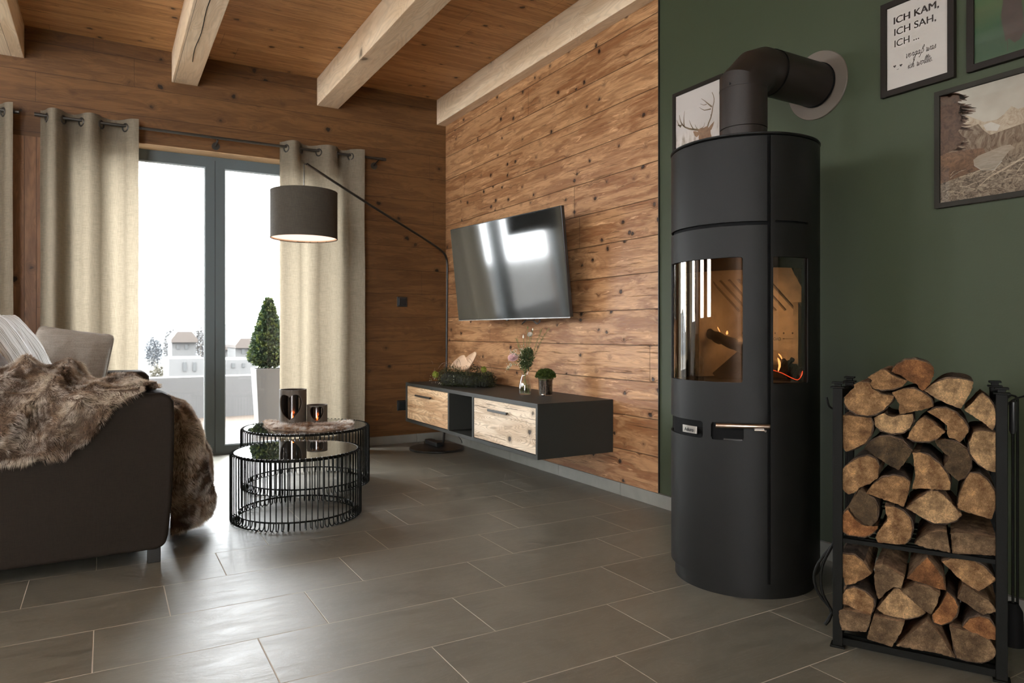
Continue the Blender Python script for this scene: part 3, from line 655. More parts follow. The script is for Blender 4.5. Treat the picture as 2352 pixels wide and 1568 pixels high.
# fire tools hanging on the rack sides
def hook_path(pts): return smoothpath([atD(u, v, t) for u, v, t in pts], 30)
tg = thing('fire_tongs', tuple(rk(-.03, .06, .12)), 'black curved fire tongs hanging on the left side of the log rack', 'fire tool')
for dz in (0, .012):
    MB().tube(smoothpath([rk(-.013, .05+dz, .285), rk(-.022, .05+dz, .262), rk(-.045-dz, .05, .21), rk(-.052-dz*1.5, .05, .165), rk(-.046-dz, .05, .12), rk(-.026, .045, .085), rk(-.020, .04, .07)], 24), .0042, 8).build('tong_arm', M['rack'], tg)
MB().tube([rk(-.020, .04, .075), rk(-.030, .035, .052), rk(-.038, .032, .040)], [.004, .006, .005], 8).build('tong_tip', M['rack'], tg)
MB().tube([rk(-.013, .05, .285), rk(-.018, .05, .50), rk(-.015, .05, .66)], .0035, 8).build('tong_shaft', M['rack'], tg)
MB().tube(smoothpath([rk(-.015, .05, .655), rk(-.030, .05, .665), rk(-.036, .05, .69)], 10), .003, 8).build('hanging_hook', M['rack'], tg)
tb = thing('hearth_brush', tuple(rk(RW+.03, .10, .06)), 'dark long-handled hearth brush hanging on the right side of the log rack', 'fire tool')
MB().tube([rk(RW+.030, .10, .70), rk(RW+.030, .10, .695), rk(RW+.030, .10, .62), rk(RW+.030, .10, .612)], [.004, .0085, .0085, .005], 14).build('grip', M['plastic'], tb)
MB().tube([rk(RW+.030, .10, .618), rk(RW+.030, .10, .16)], .0035, 8).build('shaft', M['rack'], tb)
MB().tube([rk(RW+.030, .10, .17), rk(RW+.030, .10, .15), rk(RW+.030, .10, .06)], [.012, .022, .026], 16).build('bristles', M['stove_in'], tb)
MB().tube(smoothpath([rk(RW+.008, .10, .675), rk(RW+.03, .10, .70), rk(RW+.055, .10, .712)], 10), .0025, 8).build('hanging_hook', M['rack'], tb)
tp_ = thing('fire_poker', tuple(rk(RW+.045, .17, .05)), 'thin black fire poker hanging behind the hearth brush', 'fire tool')
MB().tube([rk(RW+.045, .17, .70), rk(RW+.045, .17, .06)], .0035, 8).build('shaft', M['rack'], tp_)
MB().tube(smoothpath([rk(RW+.045, .17, .70), rk(RW+.03, .17, .708), rk(RW+.007, .17, .68)], 8), .0028, 8).build('handle_hook', M['rack'], tp_)
# ---- logs, face outlines on the rack's front plane
def endgrain(name, a, b_, seed):
    t = NT(name); tc = t.t.nodes.new('ShaderNodeTexCoord').outputs['Object']
    p = t.n('ShaderNodeVectorMath', {0: tc, 1: (seed*1.3, seed*.7, seed*.4)}, operation='ADD')
    n1 = t.noise(p, 26, 4, .65); n2 = t.noise(p, 340, 4, .85, 1.5); n3 = t.noise(p, 110, 4, .75, 1.5)
    v = t.math('ADD', t.math('ADD', t.math('MULTIPLY', n1, .45), t.math('MULTIPLY', n2, .40)), t.math('MULTIPLY', n3, .15))
    col = t.ramp(v, [(.30, tuple(x*.22 for x in a)), (.42, tuple(x*.7 for x in a)), (.52, tuple(x*.9 for x in b_)), (.62, tuple(min(1, x*2.1) for x in b_))])
    cr_ = t.maprange(t.n('ShaderNodeTexVoronoi', {'Vector': p, 'Scale': 20.}, feature='DISTANCE_TO_EDGE'), 0, .012, .32, 0.)
    col = t.mix(cr_, col, tuple(x*.3 for x in a))
    return t.done(t.bsdf(col, .85, 0, .25, t.bump(t.math('ADD', t.math('MULTIPLY', n2, 1.), t.math('MULTIPLY', n3, .8)), 1., .006)))
EG = {'t': [endgrain('log_end_tan', (0.220, 0.105, 0.040), (0.381, 0.209, 0.088), 1), endgrain('log_end_tan_b', (0.250, 0.114, 0.041), (0.411, 0.234, 0.103), 2), endgrain('log_end_pale', (0.279, 0.152, 0.066), (0.455, 0.285, 0.137), 3)],
      'd': [endgrain('log_end_dark', (0.055, 0.033, 0.016), (0.110, 0.070, 0.034), 4), endgrain('log_end_dark_b', (0.073, 0.043, 0.020), (0.140, 0.089, 0.044), 5)],
      'o': [endgrain('log_end_orange', (0.264, 0.099, 0.032), (0.404, 0.178, 0.064), 6), endgrain('log_end_orange_b', (0.184, 0.070, 0.022), (0.323, 0.139, 0.049), 7)],
      'g': [endgrain('log_end_weathered', (0.140, 0.083, 0.041), (0.250, 0.158, 0.083), 8), endgrain('log_end_weathered_b', (0.124, 0.070, 0.034), (0.220, 0.139, 0.071), 9)]}
M['split'] = endgrain('log_split_side', (.20, .105, .05), (.36, .22, .12), 11)
M['bark'] = endgrain('log_bark', (.05, .032, .020), (.13, .085, .055), 12)
c4 = lambda L: [(1880+x/3.5636, 800+y/3.5636) for x, y in L]
c5 = lambda L: [(1880+x/4.0403, 1180+y/4.0403) for x, y in L]
LOGS = [
 (c4([(400,235),(440,212),(455,205),(500,175),(545,175),(600,215),(650,240),(735,262),(690,310),(600,335),(520,340),(450,330),(420,290),(438,260)]), 't0', (8, 11), 'ragged flat split log tucked left below the topmost log'),
 (c4([(595,190),(612,158),(640,130),(710,92),(790,88),(880,110),(940,150),(950,200),(925,270),(900,310),(855,350),(820,325),(800,290),(740,270),(680,225)]), 'o1', (0, 6), 'dome-shaped reddish split log, the topmost of the whole stack'),
 (c4([(860,345),(940,285),(990,262),(1050,246),(1150,246),(1210,255),(1270,275),(1250,350),(1205,430),(1165,495),(1080,465),(960,410)]), 't2', (1, 6), 'big half-round log under dark bark at the upper right of the stack'),
 (c4([(1340,360),(1400,415),(1440,480),(1462,560),(1450,620),(1425,675),(1340,600),(1240,540),(1190,500),(1270,430)]), 't2', (0, 4), 'triangular log with brown bark leaning on the right post top'),
 (c4([(205,400),(250,355),(290,320),(285,295),(340,270),(420,280),(440,330),(520,375),(620,390),(600,440),(540,500),(470,540),(400,553),(310,540),(235,490),(205,440)]), 't1', (8, 15), 'wide fan-shaped log with a ring mark beside the left post top'),
 (c4([(600,358),(690,328),(780,328),(860,362),(920,412),(945,475),(860,500),(740,526),(665,538),(655,500),(660,460)]), 't0', (1, 5), 'dull brown wedge log just below the topmost dome-shaped log'),
 (c4([(200,545),(260,545),(330,558),(430,565),(447,620),(430,710),(380,780),(300,820),(225,848),(180,790),(155,700),(155,620),(190,590)]), 't0', (3, 8), 'rounded rough log second from the top along the left post'),
 (c4([(450,570),(490,545),(540,528),(570,550),(620,560),(700,540),(770,535),(780,590),(750,650),(690,690),(600,698),(520,675),(465,640)]), 't2', (6, 12), 'pale bowl-shaped log with visible rings and a hollow top edge'),
 (c4([(860,560),(920,590),(1040,680),(990,730),(900,762),(800,762),(722,735),(760,660),(810,595)]), 't1', (3, 6), 'low wedge log lying point-right in the middle of the stack top'),
 (c4([(888,515),(960,487),(1040,487),(1120,522),(1190,590),(1228,650),(1228,690),(1160,772),(1110,740),(1070,733),(1050,690),(1052,632),(985,572)]), 't1', (0, 6), 'curved orange-tan log with bark arching over a wedge log'),
 (c4([(1270,682),(1350,672),(1462,688),(1462,850),(1460,1018),(1380,1000),(1300,940),(1240,860),(1228,770)]), 't2', (5, 8), 'large pale half-round log pressed against the right post'),
 (c4([(372,815),(430,762),(500,724),(590,719),(680,748),(768,840),(720,920),(655,998),(580,960),(480,895)]), 'd0', (0, 5), 'dark grey-brown half-round log in the middle of the stack'),
 (c4([(952,748),(1040,743),(1130,768),(1210,820),(1248,900),(1243,980),(1210,1040),(1145,1088),(1080,1030),(1017,972),(1060,920),(1065,880),(1010,840),(972,800)]), 'd1', (1, 7), 'dark half-moon log with a notch right of the stack centre'),
 (c4([(765,850),(830,848),(900,872),(1000,952),(1058,1030),(1083,1100),(1078,1162),(970,1158),(860,1148),(762,1153),(790,1060),(785,970)]), 't1', (1, 6), 'upright tan wedge log standing in the centre of the stack'),
 (c4([(165,1030),(220,960),(310,902),(400,873),(470,900),(500,960),(488,1060),(430,1103),(340,1138),(290,1186),(240,1196),(180,1140),(157,1080)]), 't1', (1, 5), 'big rounded log on the left between two dark logs'),
 (c4([(385,1185),(440,1112),(520,1056),(620,1040),(700,1054),(753,1090),(740,1180),(700,1298),(620,1268),(500,1228)]), 't0', (1, 5), 'half-round log below the dark middle log'),
 (c4([(1200,1072),(1240,1015),(1320,1024),(1380,1072),(1440,1160),(1462,1260),(1440,1340),(1415,1402),(1320,1372),(1200,1338),(1132,1308),(1150,1200)]), 't1', (1, 6), 'large quarter-round log at right just above the shelf logs'),
 (c4([(712,1305),(800,1232),(870,1192),(920,1158),(980,1168),(1060,1232),(1128,1310),(1178,1365),(1130,1408),(1050,1433),(950,1433),(850,1388)]), 't2', (7, 11), 'fan-shaped light log with a vertical crack near the centre'),
 (c4([(340,1150),(400,1192),(460,1242),(485,1300),(480,1390),(430,1462),(360,1428),(290,1368),(242,1298),(280,1220)]), 'd1', (1, 5), 'dark wedge log standing on its point at lower left'),
 (c4([(175,1382),(205,1348),(238,1318),(288,1386),(348,1438),(428,1478),(488,1455),(486,1475),(440,1518),(370,1543),(250,1528),(172,1488)]), 'o0', (7, 11), 'orange bowl-shaped log on the shelf at the far left'),
 ([(2031.5,1161),(2054,1163),(2076.4,1174),(2090.5,1190),(2097,1212.5),(2092,1234),(2079,1251),(2043,1249),(2016,1246),(2010,1234.5),(2018.6,1217),(2038,1195),(2034,1175)], 't1', (1, 6), 'tall tan log standing on the shelf second from the left'),
 (c5([(888,280),(940,222),(1020,173),(1130,158),(1193,172),(1228,362),(1130,340),(1000,318)]), 'g0', (9, 9), 'grey triangular weathered log on the shelf left of the block log'),
 (c5([(1222,182),(1300,172),(1480,195),(1655,228),(1664,392),(1450,377),(1242,372)]), 'g0', (9, 9), 'grey rectangular block log on the shelf by the right post'),
 (c5([(162,422),(220,372),(330,382),(420,442),(498,550),(430,600),(330,650),(247,663),(235,600),(187,555)]), 't0', (0, 3), 'brown log with mossy bark, top left of the lower compartment'),
 (c5([(522,472),(590,457),(680,512),(798,587),(770,688),(700,678),(640,718),(557,798),(525,700),(517,600)]), 'g1', (9, 9), 'angular grey-brown log second from left in the lower compartment'),
 (c5([(817,600),(900,502),(1010,397),(1090,500),(1160,600),(1183,712),(1060,678),(920,628)]), 'o1', (9, 9), 'rust-brown triangular log near the top centre of the lower compartment'),
 (c5([(1137,440),(1280,397),(1400,412),(1530,482),(1658,610),(1580,668),(1490,722),(1400,668),(1330,628),(1212,510)]), 't1', (1, 4), 'slanting orange-brown log at top right of the lower compartment'),
 (c5([(182,800),(250,702),(330,682),(430,722),(508,790),(518,850),(490,940),(380,900),(280,852),(182,828)]), 't1', (1, 6), 'half-round log at left, second from the bottom'),
 (c5([(537,880),(600,802),(690,702),(740,687),(850,780),(998,918),(930,956),(820,974),(700,957),(600,930)]), 't2', (5, 9), 'pale fan-shaped log with bark below, lower compartment'),
 (c5([(772,715),(890,647),(1010,682),(1133,735),(1100,840),(1045,935),(960,888),(870,808)]), 'g1', (9, 9), 'grey square log with saw marks over the pale fan-shaped log'),
 (c5([(1192,720),(1260,782),(1298,860),(1278,940),(1230,1000),(1140,1033),(1070,1010),(1052,940),(1120,862),(1162,790)]), 'o0', (0, 7), 'oval orange-brown log in the right half of the lower compartment'),
 (c5([(1287,782),(1340,652),(1400,682),(1480,740),(1580,800),(1665,908),(1530,940),(1420,868)]), 'g1', (9, 9), 'long grey striped wedge log leaning to the right post'),
 (c5([(1332,1050),(1400,972),(1490,950),(1580,974),(1650,1060),(1662,1176),(1560,1156),(1430,1106)]), 'o0', (0, 5), 'bright orange half-round log at the lower right'),
 (c5([(187,905),(230,880),(350,910),(488,945),(475,1030),(445,1096),(310,1088),(212,1078),(192,980)]), 'g0', (9, 9), 'grey cracked block log at the bottom left corner'),
 (c5([(512,945),(650,976),(798,1004),(770,1100),(680,1236),(560,1198),(447,1158),(470,1060)]), 'g1', (9, 9), 'grey-brown square log tilted on its corner, bottom row'),
 (c5([(1005,985),(1130,1132),(1270,1340),(1080,1288),(900,1258),(718,1223),(850,1112)]), 'g0', (9, 9), 'wide flat triangular grey log in the middle of the bottom row'),
 (c5([(1212,1038),(1330,1076),(1480,1116),(1590,1176),(1668,1280),(1620,1348),(1510,1382),(1400,1368),(1285,1336),(1242,1200)]), 'g1', (5, 9), 'large brown rounded log at the bottom right of the rack'),
]
nd3 = dd3
for li, (px, kind, (b0, b1), lab) in enumerate(LOGS):
    off = -.004+R_.uniform(-.006, .006) + (-.012 if li in (33, 34, 35, 36) else 0); plane = rk(0, off, 0)
    pts = [onPlane(u, v, plane, nd3) for u, v in px]
    P2 = [((p-plane)@rd3, p[2]) for p in pts]
    cx_, cy_ = sum(p[0] for p in P2)/len(P2), sum(p[1] for p in P2)/len(P2)
    P2 = [(cx_+(x-cx_)*.992, cy_+(y_-cy_)*.992) for x, y_ in P2]
    # refine outline with small irregularities
    out = []; isb = []; n = len(P2)
    for i in range(n):
        a_, c_ = np.array(P2[i]), np.array(P2[(i+1) % n]); L_ = np.linalg.norm(c_-a_); k = max(2, int(L_/.0045))
        tn = np.array([-(c_-a_)[1], (c_-a_)[0]])/max(L_, 1e-6); bark_ = b0 <= i < b1 and b0 < 9 or (b0 <= i < b1 and b1 > 9)
        for j in range(k):
            t_ = j/k; w_ = .0007 if bark_ else .0016
            out.append(a_+(c_-a_)*t_+tn*w_*nz(li*7+i+t_*4, t_*9, li)*1.6); isb.append(bark_)
    n = len(out); depth = R_.uniform(.235, .262); b = MB(); NL = 7
    cc = np.array([cx_, cy_])
    org = rk(0, off, 0)
    def ptt(q, d_, sc_=1.): q = cc+(q-cc)*sc_; return rk(q[0], off+d_, q[1])
    lay = [(0.0, .985), (.0022, 1.0)]+[(.0022+(depth-.0022)*k/(NL-1), 1.0) for k in range(1, NL)]
    vs = []
    dr = (R_.uniform(-.006, .006), R_.uniform(-.004, .004))
    for k, (d_, s_) in enumerate(lay):
        for q_i, q in enumerate(out):
            wob = .0018*nz(q_i*.35+li*3, d_*16, 2.)*(1 if k > 1 else .2)
            qq = cc+(np.array(q)-cc)*(s_+wob/.04-.10*max(0, d_-.02)/.25); p = rk(qq[0]+dr[0]*d_/.25, off+d_, qq[1]+dr[1]*d_/.25); vs.append(p)
    fs = []; mi = []
    for k in range(len(lay)-1):
        for i in range(n):
            fs.append((k*n+i, k*n+(i+1) % n, (k+1)*n+(i+1) % n, (k+1)*n+i))
    b.mat(1).add(vs, fs)
    # front cap: fan-grid with relief
    base = len(b.v); ring = list(range(n)); prev = ring; b.mat(0)
    for s_ in (.75, .5, .25):
        new = []
        for i in range(n):
            q = cc+(np.array(out[i])-cc)*.985*s_; d_ = -.0022*nz(q[0]*70, q[1]*70, li)-.001*(1-s_)
            b.v.append(tuple(rk(q[0], off+d_, q[1]))); new.append(len(b.v)-1)
        for i in range(n): b.f.append((prev[(i+1) % n], prev[i], new[i], new[(i+1) % n])); b.mi.append(0)
        prev = new
    b.v.append(tuple(rk(cx_, off-.0015, cy_))); ci_ = len(b.v)-1
    for i in range(n): b.f.append((prev[(i+1) % n], prev[i], ci_)); b.mi.append(0)
    bk = (len(lay)-1)*n; b.f.append(tuple(bk+i for i in range(n))); b.mi.append(0)
    mat0 = EG[kind[0]][int(kind[1]) % len(EG[kind[0]])]
    loc = rk(cx_, off+depth/2, cy_)
    root = b.build('firewood_log', [mat0, M['split']], None, loc=tuple(loc)); tag(root, lab, 'log', 'split logs stacked in the black rack')
    idx = [i for i in range(n) if isb[i]]
    if idx:
        i0, i1 = idx[0], idx[-1]+1; bb = MB(); lim = (.004, .010, .04, .09, .14, .19, depth)
        m_ = i1-i0+1
        def bp(i, d_, e): 
            q = np.array(out[i % n]); r_ = q-cc; ln = np.linalg.norm(r_); edge = min(i-i0, i1-i)/4.; e = e*min(1, edge+.15)*(1+.5*nz(i*.4, d_*30, li)); qq = cc+r_*(1+(e)/ln-.10*max(0, d_-.02)/.25)
            return rk(qq[0]+dr[0]*d_/.25, off+d_, qq[1]+dr[1]*d_/.25)
        bb.grid(lambda u, v: bp(i0+round(u*(m_-1)), lim[round(v*6)], .0035), m_-1, 6)
        bb.grid(lambda u, v: bp(i0+round(u*(m_-1)), lim[round(v*6)], .0002), m_-1, 6)
        for d_ in (lim[0], lim[-1]): bb.grid(lambda u, v: bp(i0+round(u*(m_-1)), d_, .0002+v*.0033), m_-1, 1)
        bb.build('bark', M['bark'], root, smooth=True)
# ================================================================== TV CONSOLE
CX0, CX1, CY0, CY1, CZ0, CZ1 = 1.92, XT-.001, 3.05, 4.88, .221, .509
cn = thing('wall_console', ((CX0+CX1)/2, (CY0+CY1)/2, CZ0), 'floating anthracite television console with two reclaimed wood drawers', 'console')
b = MB(); t_ = .022
b.box(CX0, CX1, CY0, CY1, CZ1-t_, CZ1); b.box(CX0, CX1, CY0, CY1, CZ0, CZ0+t_)
b.box(CX0, CX1, CY0, CY0+.019, CZ0+t_, CZ1-t_); b.box(CX0, CX1, CY1-.027, CY1, CZ0+t_, CZ1-t_)
b.box(CX0, CX1, 3.774, 3.797, CZ0+t_, CZ1-t_); b.box(CX0, CX1, 4.125, 4.146, CZ0+t_, CZ1-t_); b.box(CX1-.02, CX1, CY0+.019, CY1-.027, CZ0+t_, CZ1-t_)
b.build('carcass', M['console'], cn, smooth=False, bevel=.0015)
for y0, y1, mt, h0_, h1_, lb in ((4.149, 4.850, M['wood_old1'], 4.389, 4.65, 'browner drawer front'), (3.072, 3.771, M['wood_old2'], 3.339, 3.557, 'pale heavily grained drawer front')):
    dr_ = MB().box(CX0+.002, CX0+.40, y0, y1, CZ0+t_+.003, CZ1-t_-.003).build('drawer', mt, cn, smooth=False, bevel=.002); dr_['label'] = lb
    b = MB(); b.box(CX0-.024, CX0-.014, h0_, h1_, .424, .437); b.box(CX0-.016, CX0+.003, h0_+.02, h0_+.03, .427, .434); b.box(CX0-.016, CX0+.003, h1_-.03, h1_-.02, .427, .434)
    b.build('handle', M['blackmetal'], dr_, smooth=False, bevel=.001)
# ================================================================== TELEVISION
tn = np.array([-.98610, -.12421, -.11035]); tn /= np.linalg.norm(tn)
tr_ = np.array([.12477, -.99218, .00188]); tr_ -= tn*(tr_@tn); tr_ /= np.linalg.norm(tr_); tu = np.cross(tn, tr_); tu = tu if tu[2] > 0 else -tu
tc_ = np.array([2.170, 3.840, 1.2756]); TW, TH = 1.160, .630
tv = thing('television', tuple(tc_), 'black flat television mounted tilted on the wooden wall', 'television')
b = MB().obox(tc_-tn*.012, tr_, tu, tn, TW/2, TH/2, .011); b.build('housing', M['tvframe'], tv, smooth=False, bevel=.002)
MB().obox(tc_+tn*.0005, tr_, tu, tn, TW/2-.003, TH/2-.006, .001).build('screen', M['tvscreen'], tv, smooth=False)
MB().obox(tc_-tn*.004-tu*(TH/2+.0015), tr_, tu, tn, TW/2, .003, .006).build('bottom_strip', M['silver'], tv, smooth=False, bevel=.001)
MB().obox(tc_-tn*.004-tu*(TH/2+.007)-tr_*.02, tr_, tu, tn, .012, .004, .005).build('receiver_bump', M['tvframe'], tv, smooth=False, bevel=.001)
MB().obox(tc_-tn*.040-tu*.08+tr_*.0, tr_, tu, tn, TW*.33, TH*.30, .016).build('rear_housing', M['plastic'], tv, smooth=False, bevel=.006)
bk_ = tc_-tn*.05; b = MB(); b.box(XT-.012, XT-.001, bk_[1]-.14, bk_[1]+.14, bk_[2]-.10, bk_[2]+.10); b.tube([bk_, (XT-.05, bk_[1]-.05, bk_[2]), (XT-.03, bk_[1], bk_[2])], .013, 8)
b.build('wall_bracket', M['plastic'], tv, smooth=False)
cb = MB(); cb.tube(smoothpath([onX(u, v, 2.30) for u, v in [(1215, 728), (1205, 737), (1199, 744)]], 8), .0035, 6)
cb.tube(smoothpath([onX(u, v, 2.30) for u, v in [(1199, 743), (1212, 736), (1226, 737), (1234, 742), (1240, 735), (1242, 727)]], 30), .0022, 6)
cb.tube(smoothpath([onX(u, v, 2.30) for u, v in [(1226, 737), (1230, 731), (1239, 732), (1240, 739), (1233, 744), (1226, 738)]], 30), .0022, 6)
tag(cb.build('tv_cable', M['plastic'], None, loc=tuple(onX(1226, 737, 2.30))), 'thin black cable loop dangling under the television', 'cable')
# ================================================================== OUTLETS
def outlet(v0, v1, lab):
    z0, z1 = v0, v1; r = thing('wall_switch' if z0 > .8 else 'wall_outlet', (2.03, YW, (z0+z1)/2), lab, 'switch' if z0 > .8 else 'outlet')
    MB().box(1.988, 2.072, YW-.010, YW, z0, z1).build('cover_plate', M['plastic'], r, smooth=False, bevel=.002)
    MB().box(2.0, 2.06, YW-.013, YW-.010, z0+.011, z1-.011).build('rocker' if z0 > .8 else 'socket_insert', M['tvframe'], r, smooth=False, bevel=.002)
outlet(1.080, 1.158, 'small black square switch on the dark wooden wall'); outlet(.260, .340, 'small black outlet on the wooden wall at the console end')
# ================================================================== FLOOR LAMP
LC = atD(698.5, 548, 4.482)[:2]; lp = thing('arc_floor_lamp', (2.153, 4.842, 0), 'black arc floor lamp with a dark drum shade in front of the curtain', 'lamp')
MB().lathe([(0, 0), (.203, 0), (.205, .004), (.205, .012), (.201, .016), (0, .018)], (2.153, 4.842, 0), 72).build('base', M['blackmetal'], lp)
pp = [(2.262, 4.975, .016), (2.280, 4.995, .05), (2.306, 5.03, .16), (2.325, 5.048, .35), (2.331, 5.052, .65), (2.335, 5.055, 1.0), (2.338, 5.055, 1.30), (2.336, 5.050, 1.415), (2.318, 5.037, 1.475), (2.27, 5.008, 1.512), (2.10, 4.934, 1.583), (1.6, 4.75, 1.773), (LC[0]+.02, LC[1]+.012, 1.958)]
MB().tube(smoothpath(pp, 150), .0088, 12).build('pole', M['blackmetal'], lp)
MB().tube(smoothpath([(LC[0]+.02, LC[1]+.012, 1.958), (LC[0]+.004, LC[1]+.002, 1.952), (LC[0], LC[1], 1.92), (LC[0], LC[1], 1.60)], 20), .0028, 8).build('cord', M['blackmetal'], lp)
zb, zt, rs = 1.476, 1.769, .2075
sh = MB().lathe([(rs, zb), (rs, zt), (rs-.0025, zt), (rs-.0025, zb)], (LC[0], LC[1], 0), 96, closed=True).build('lamp_shade', M['shade'], lp)
MB().lathe([(rs-.003, zb+.002), (rs-.003, zt-.002)], (LC[0], LC[1], 0), 96).build('shade_lining', M['shade_in'], sh)
for z in (zb, zt): MB().lathe([(rs+.0006, z-.001), (rs+.0006, z+.006), (rs-.003, z+.006), (rs-.003, z-.001)], (LC[0], LC[1], 0), 96, closed=True).build('shade_edge', M['shade'], sh)
b = MB(); b.ball((LC[0], LC[1], 1.62), (.032, .032, .042), 20, 12); b.build('bulb', M['bulb'], lp)
MB().lathe([(0, 0), (.018, 0), (.018, .05), (0, .05)], (LC[0], LC[1], 1.655), 20).build('lamp_holder', M['blackmetal'], lp)
t = NT('shade_diffuser'); dfm = t.done(t.n('ShaderNodeAddShader', {0: t.n('ShaderNodeBsdfTranslucent', {0: (.6, .5, .42, 1)}), 1: t.n('ShaderNodeEmission', {0: (1., .82, .69, 1), 1: .62})}))
MB().lathe([(0, 0), (rs-.004, 0), (rs-.004, .002), (0, .002)], (LC[0], LC[1], zb+.012), 72).build('diffuser', dfm, lp)
# ================================================================== CURTAINS
def rod(x0, x1, label, br):
    r = thing('curtain_rod', ((x0+x1)/2, 5.14, 2.203), label, 'curtain rod', 'curtain rods')
    MB().tube([(x0, 5.14, 2.203), (x1, 5.14, 2.203)], .0095, 16).build('rod', M['rodmetal'], r)
    for x in (x0, x1): s_ = .035 if x == x0 else -.035; MB().tube([(x-s_*.1, 5.14, 2.203), (x+s_, 5.14, 2.203)], .012, 16).build('end_cap', M['rodmetal'], r)
    for x in br:
        b = MB(); b.tube([(x, 5.14, 2.190), (x, YW, 2.170)], .006, 10); b.tube([(x, YW-.006, 2.168), (x, YW, 2.168)], .026, 24); b.build('bracket', M['rodmetal'], r)
rod(-.372, 1.856, 'dark metal curtain rod over the glazed door behind the lamp', (-.30, .66, 1.80)); rod(-2.62, -.455, 'dark metal curtain rod end at the far left edge', (-.53, -1.55, -2.5))
def curtain(xs, x_end0, x_end1, label, first, seed, ztop=2.245, amp=.052, zbot=.02):
    """xs: grommet positions; fabric swings front/back between grommets. first = +1 if fabric left of first grommet is behind"""
    r = thing('curtain', ((x_end0+x_end1)/2, 5.14, zbot), label, 'curtain', 'linen curtains')
    K = [x_end0]+list(xs)+[x_end1]; ph = [-.5]+[float(i) for i in range(len(xs))]+[len(xs)-.5]
    def P(u, z, off=0.):
        p = ph[0]+(ph[-1]-ph[0])*u; x = lerp(p, ph, K); fall = max(0, (ztop-z))/ztop
        a = amp*(1-.15*fall)*first; s_ = math.sin(p*PI); s_ = math.copysign(abs(s_)**.8, s_)
        y = 5.14+a*s_ + .012*fall*nz(x*7+seed, z*.7, 1.)+.006*fall*math.sin(p*PI*2.3+seed)
        x += .018*fall*nz(seed+p*.9, z*.6, 7.)+.010*math.cos(p*PI)*math.copysign(1, s_)*0+.004*nz(p*3, z*2.2, seed)
        return (x, y-off, z)
    nu = 22*len(xs)
    o_ = MB().grid(lambda u, v: P(u, zbot+(ztop-zbot)*v), nu, 70).build('fabric', M['curtain'], r, angle=3)
    MB().grid(lambda u, v: P(u, ztop-.145+.145*v, -.003), nu, 6).build('header_band', M['curtain_band'], r, angle=3)
    MB().grid(lambda u, v: P(u, zbot+.10*v, -.003), nu, 4).build('hem_band', M['curtain_band'], r, angle=3)
    for i, x in enumerate(xs):
        p0 = np.array(P((i-.12+.5)/len(xs), 2.19)); p1 = np.array(P((i+.12+.5)/len(xs), 2.19)); tg_ = p1-p0; tg_[2] = 0; tg_ /= np.linalg.norm(tg_); c = (p0+p1)/2; c[2] = 2.192
        n_ = np.cross(tg_, [0, 0, 1.]); b = MB(); b.tube([c+.0245*(math.cos(a)*tg_+math.sin(a)*np.array([0, 0, 1.]))+n_*0 for a in np.linspace(0, 2*PI, 28)[:-1]], .0055, 8, closed=True)
        b.build('grommet', M['rodmetal'], r)
    return r
gx = lambda us: [float(onY(u, 280, 5.14)[0]) for u in us]
curtain(gx([107, 145, 187, 232, 288]), gx([92])[0], gx([318])[0], 'beige linen curtain left of the glazed door', -1, 1.)
curtain(gx([657, 691, 732, 776, 804]), gx([646])[0], gx([833])[0], 'beige linen curtain right of the glazed door, behind the lamp', -1, 4.)
curtain([-1.12, -1.0, -.88, -.76, -.64, -.53], -1.18, -.478, 'beige linen curtain cut off by the left picture edge', 1, 8.)
# ================================================================== COFFEE TABLES
def coffee(cx, cy, R, H, label, nw):
    r = thing('wire_side_table', (cx, cy, 0), label, 'coffee table', 'round wire coffee tables')
    MB().lathe([(0, H-.007), (R-.022, H-.007), (R-.021, H-.005), (R-.021, H-.001), (R-.022, H), (0, H)], (cx, cy, 0), 96).build('glass_top', M['blackglass'], r)
    def ring(rr, z, w, nm): MB().tube([(cx+rr*math.cos(a), cy+rr*math.sin(a), z) for a in np.linspace(0, 2*PI, 97)[:-1]], w, 8, closed=True).build(nm, M['wire'], r)
    ring(R-.019, H-.004, .0036, 'upper_ring'); ring(R-.024, H-.012, .0036, 'upper_ring'); ring(R-.035, .034, .0042, 'lower_ring')
    pr_ = [(R-.017, H-.001), (R-.010, H), (R-.0045, H-.004), (R-.002, H-.012), (R-.002, H-.05), (R-.002, .03), (R-.004, .010), (R-.012, .0035), (R-.024, .0035), (R-.033, .012), (R-.036, .030)]
    w0 = MB().tube(smoothpath([(q, 0, z) for q, z in pr_], 30), .0027, 6); me = None
    for k in range(nw):
        if k == 0: o_ = w0.build('wire', M['wire'], None); me = o_.data
        else: o_ = bpy.data.objects.new('wire', me); COL.objects.link(o_)
        o_.parent = r; o_.location = (0, 0, 0); o_.rotation_euler = (0, 0, 2*PI*(k+.3)/nw); o_['_w'] = list(r['_w'])
    return r
coffee(.795, 3.427, .302, .3176, 'smaller round black wire coffee table in front with an empty mirror top', 74)
coffee(1.0095, 4.1237, .3598, .3345, 'larger round black wire coffee table behind, carrying fur and two lanterns', 88)
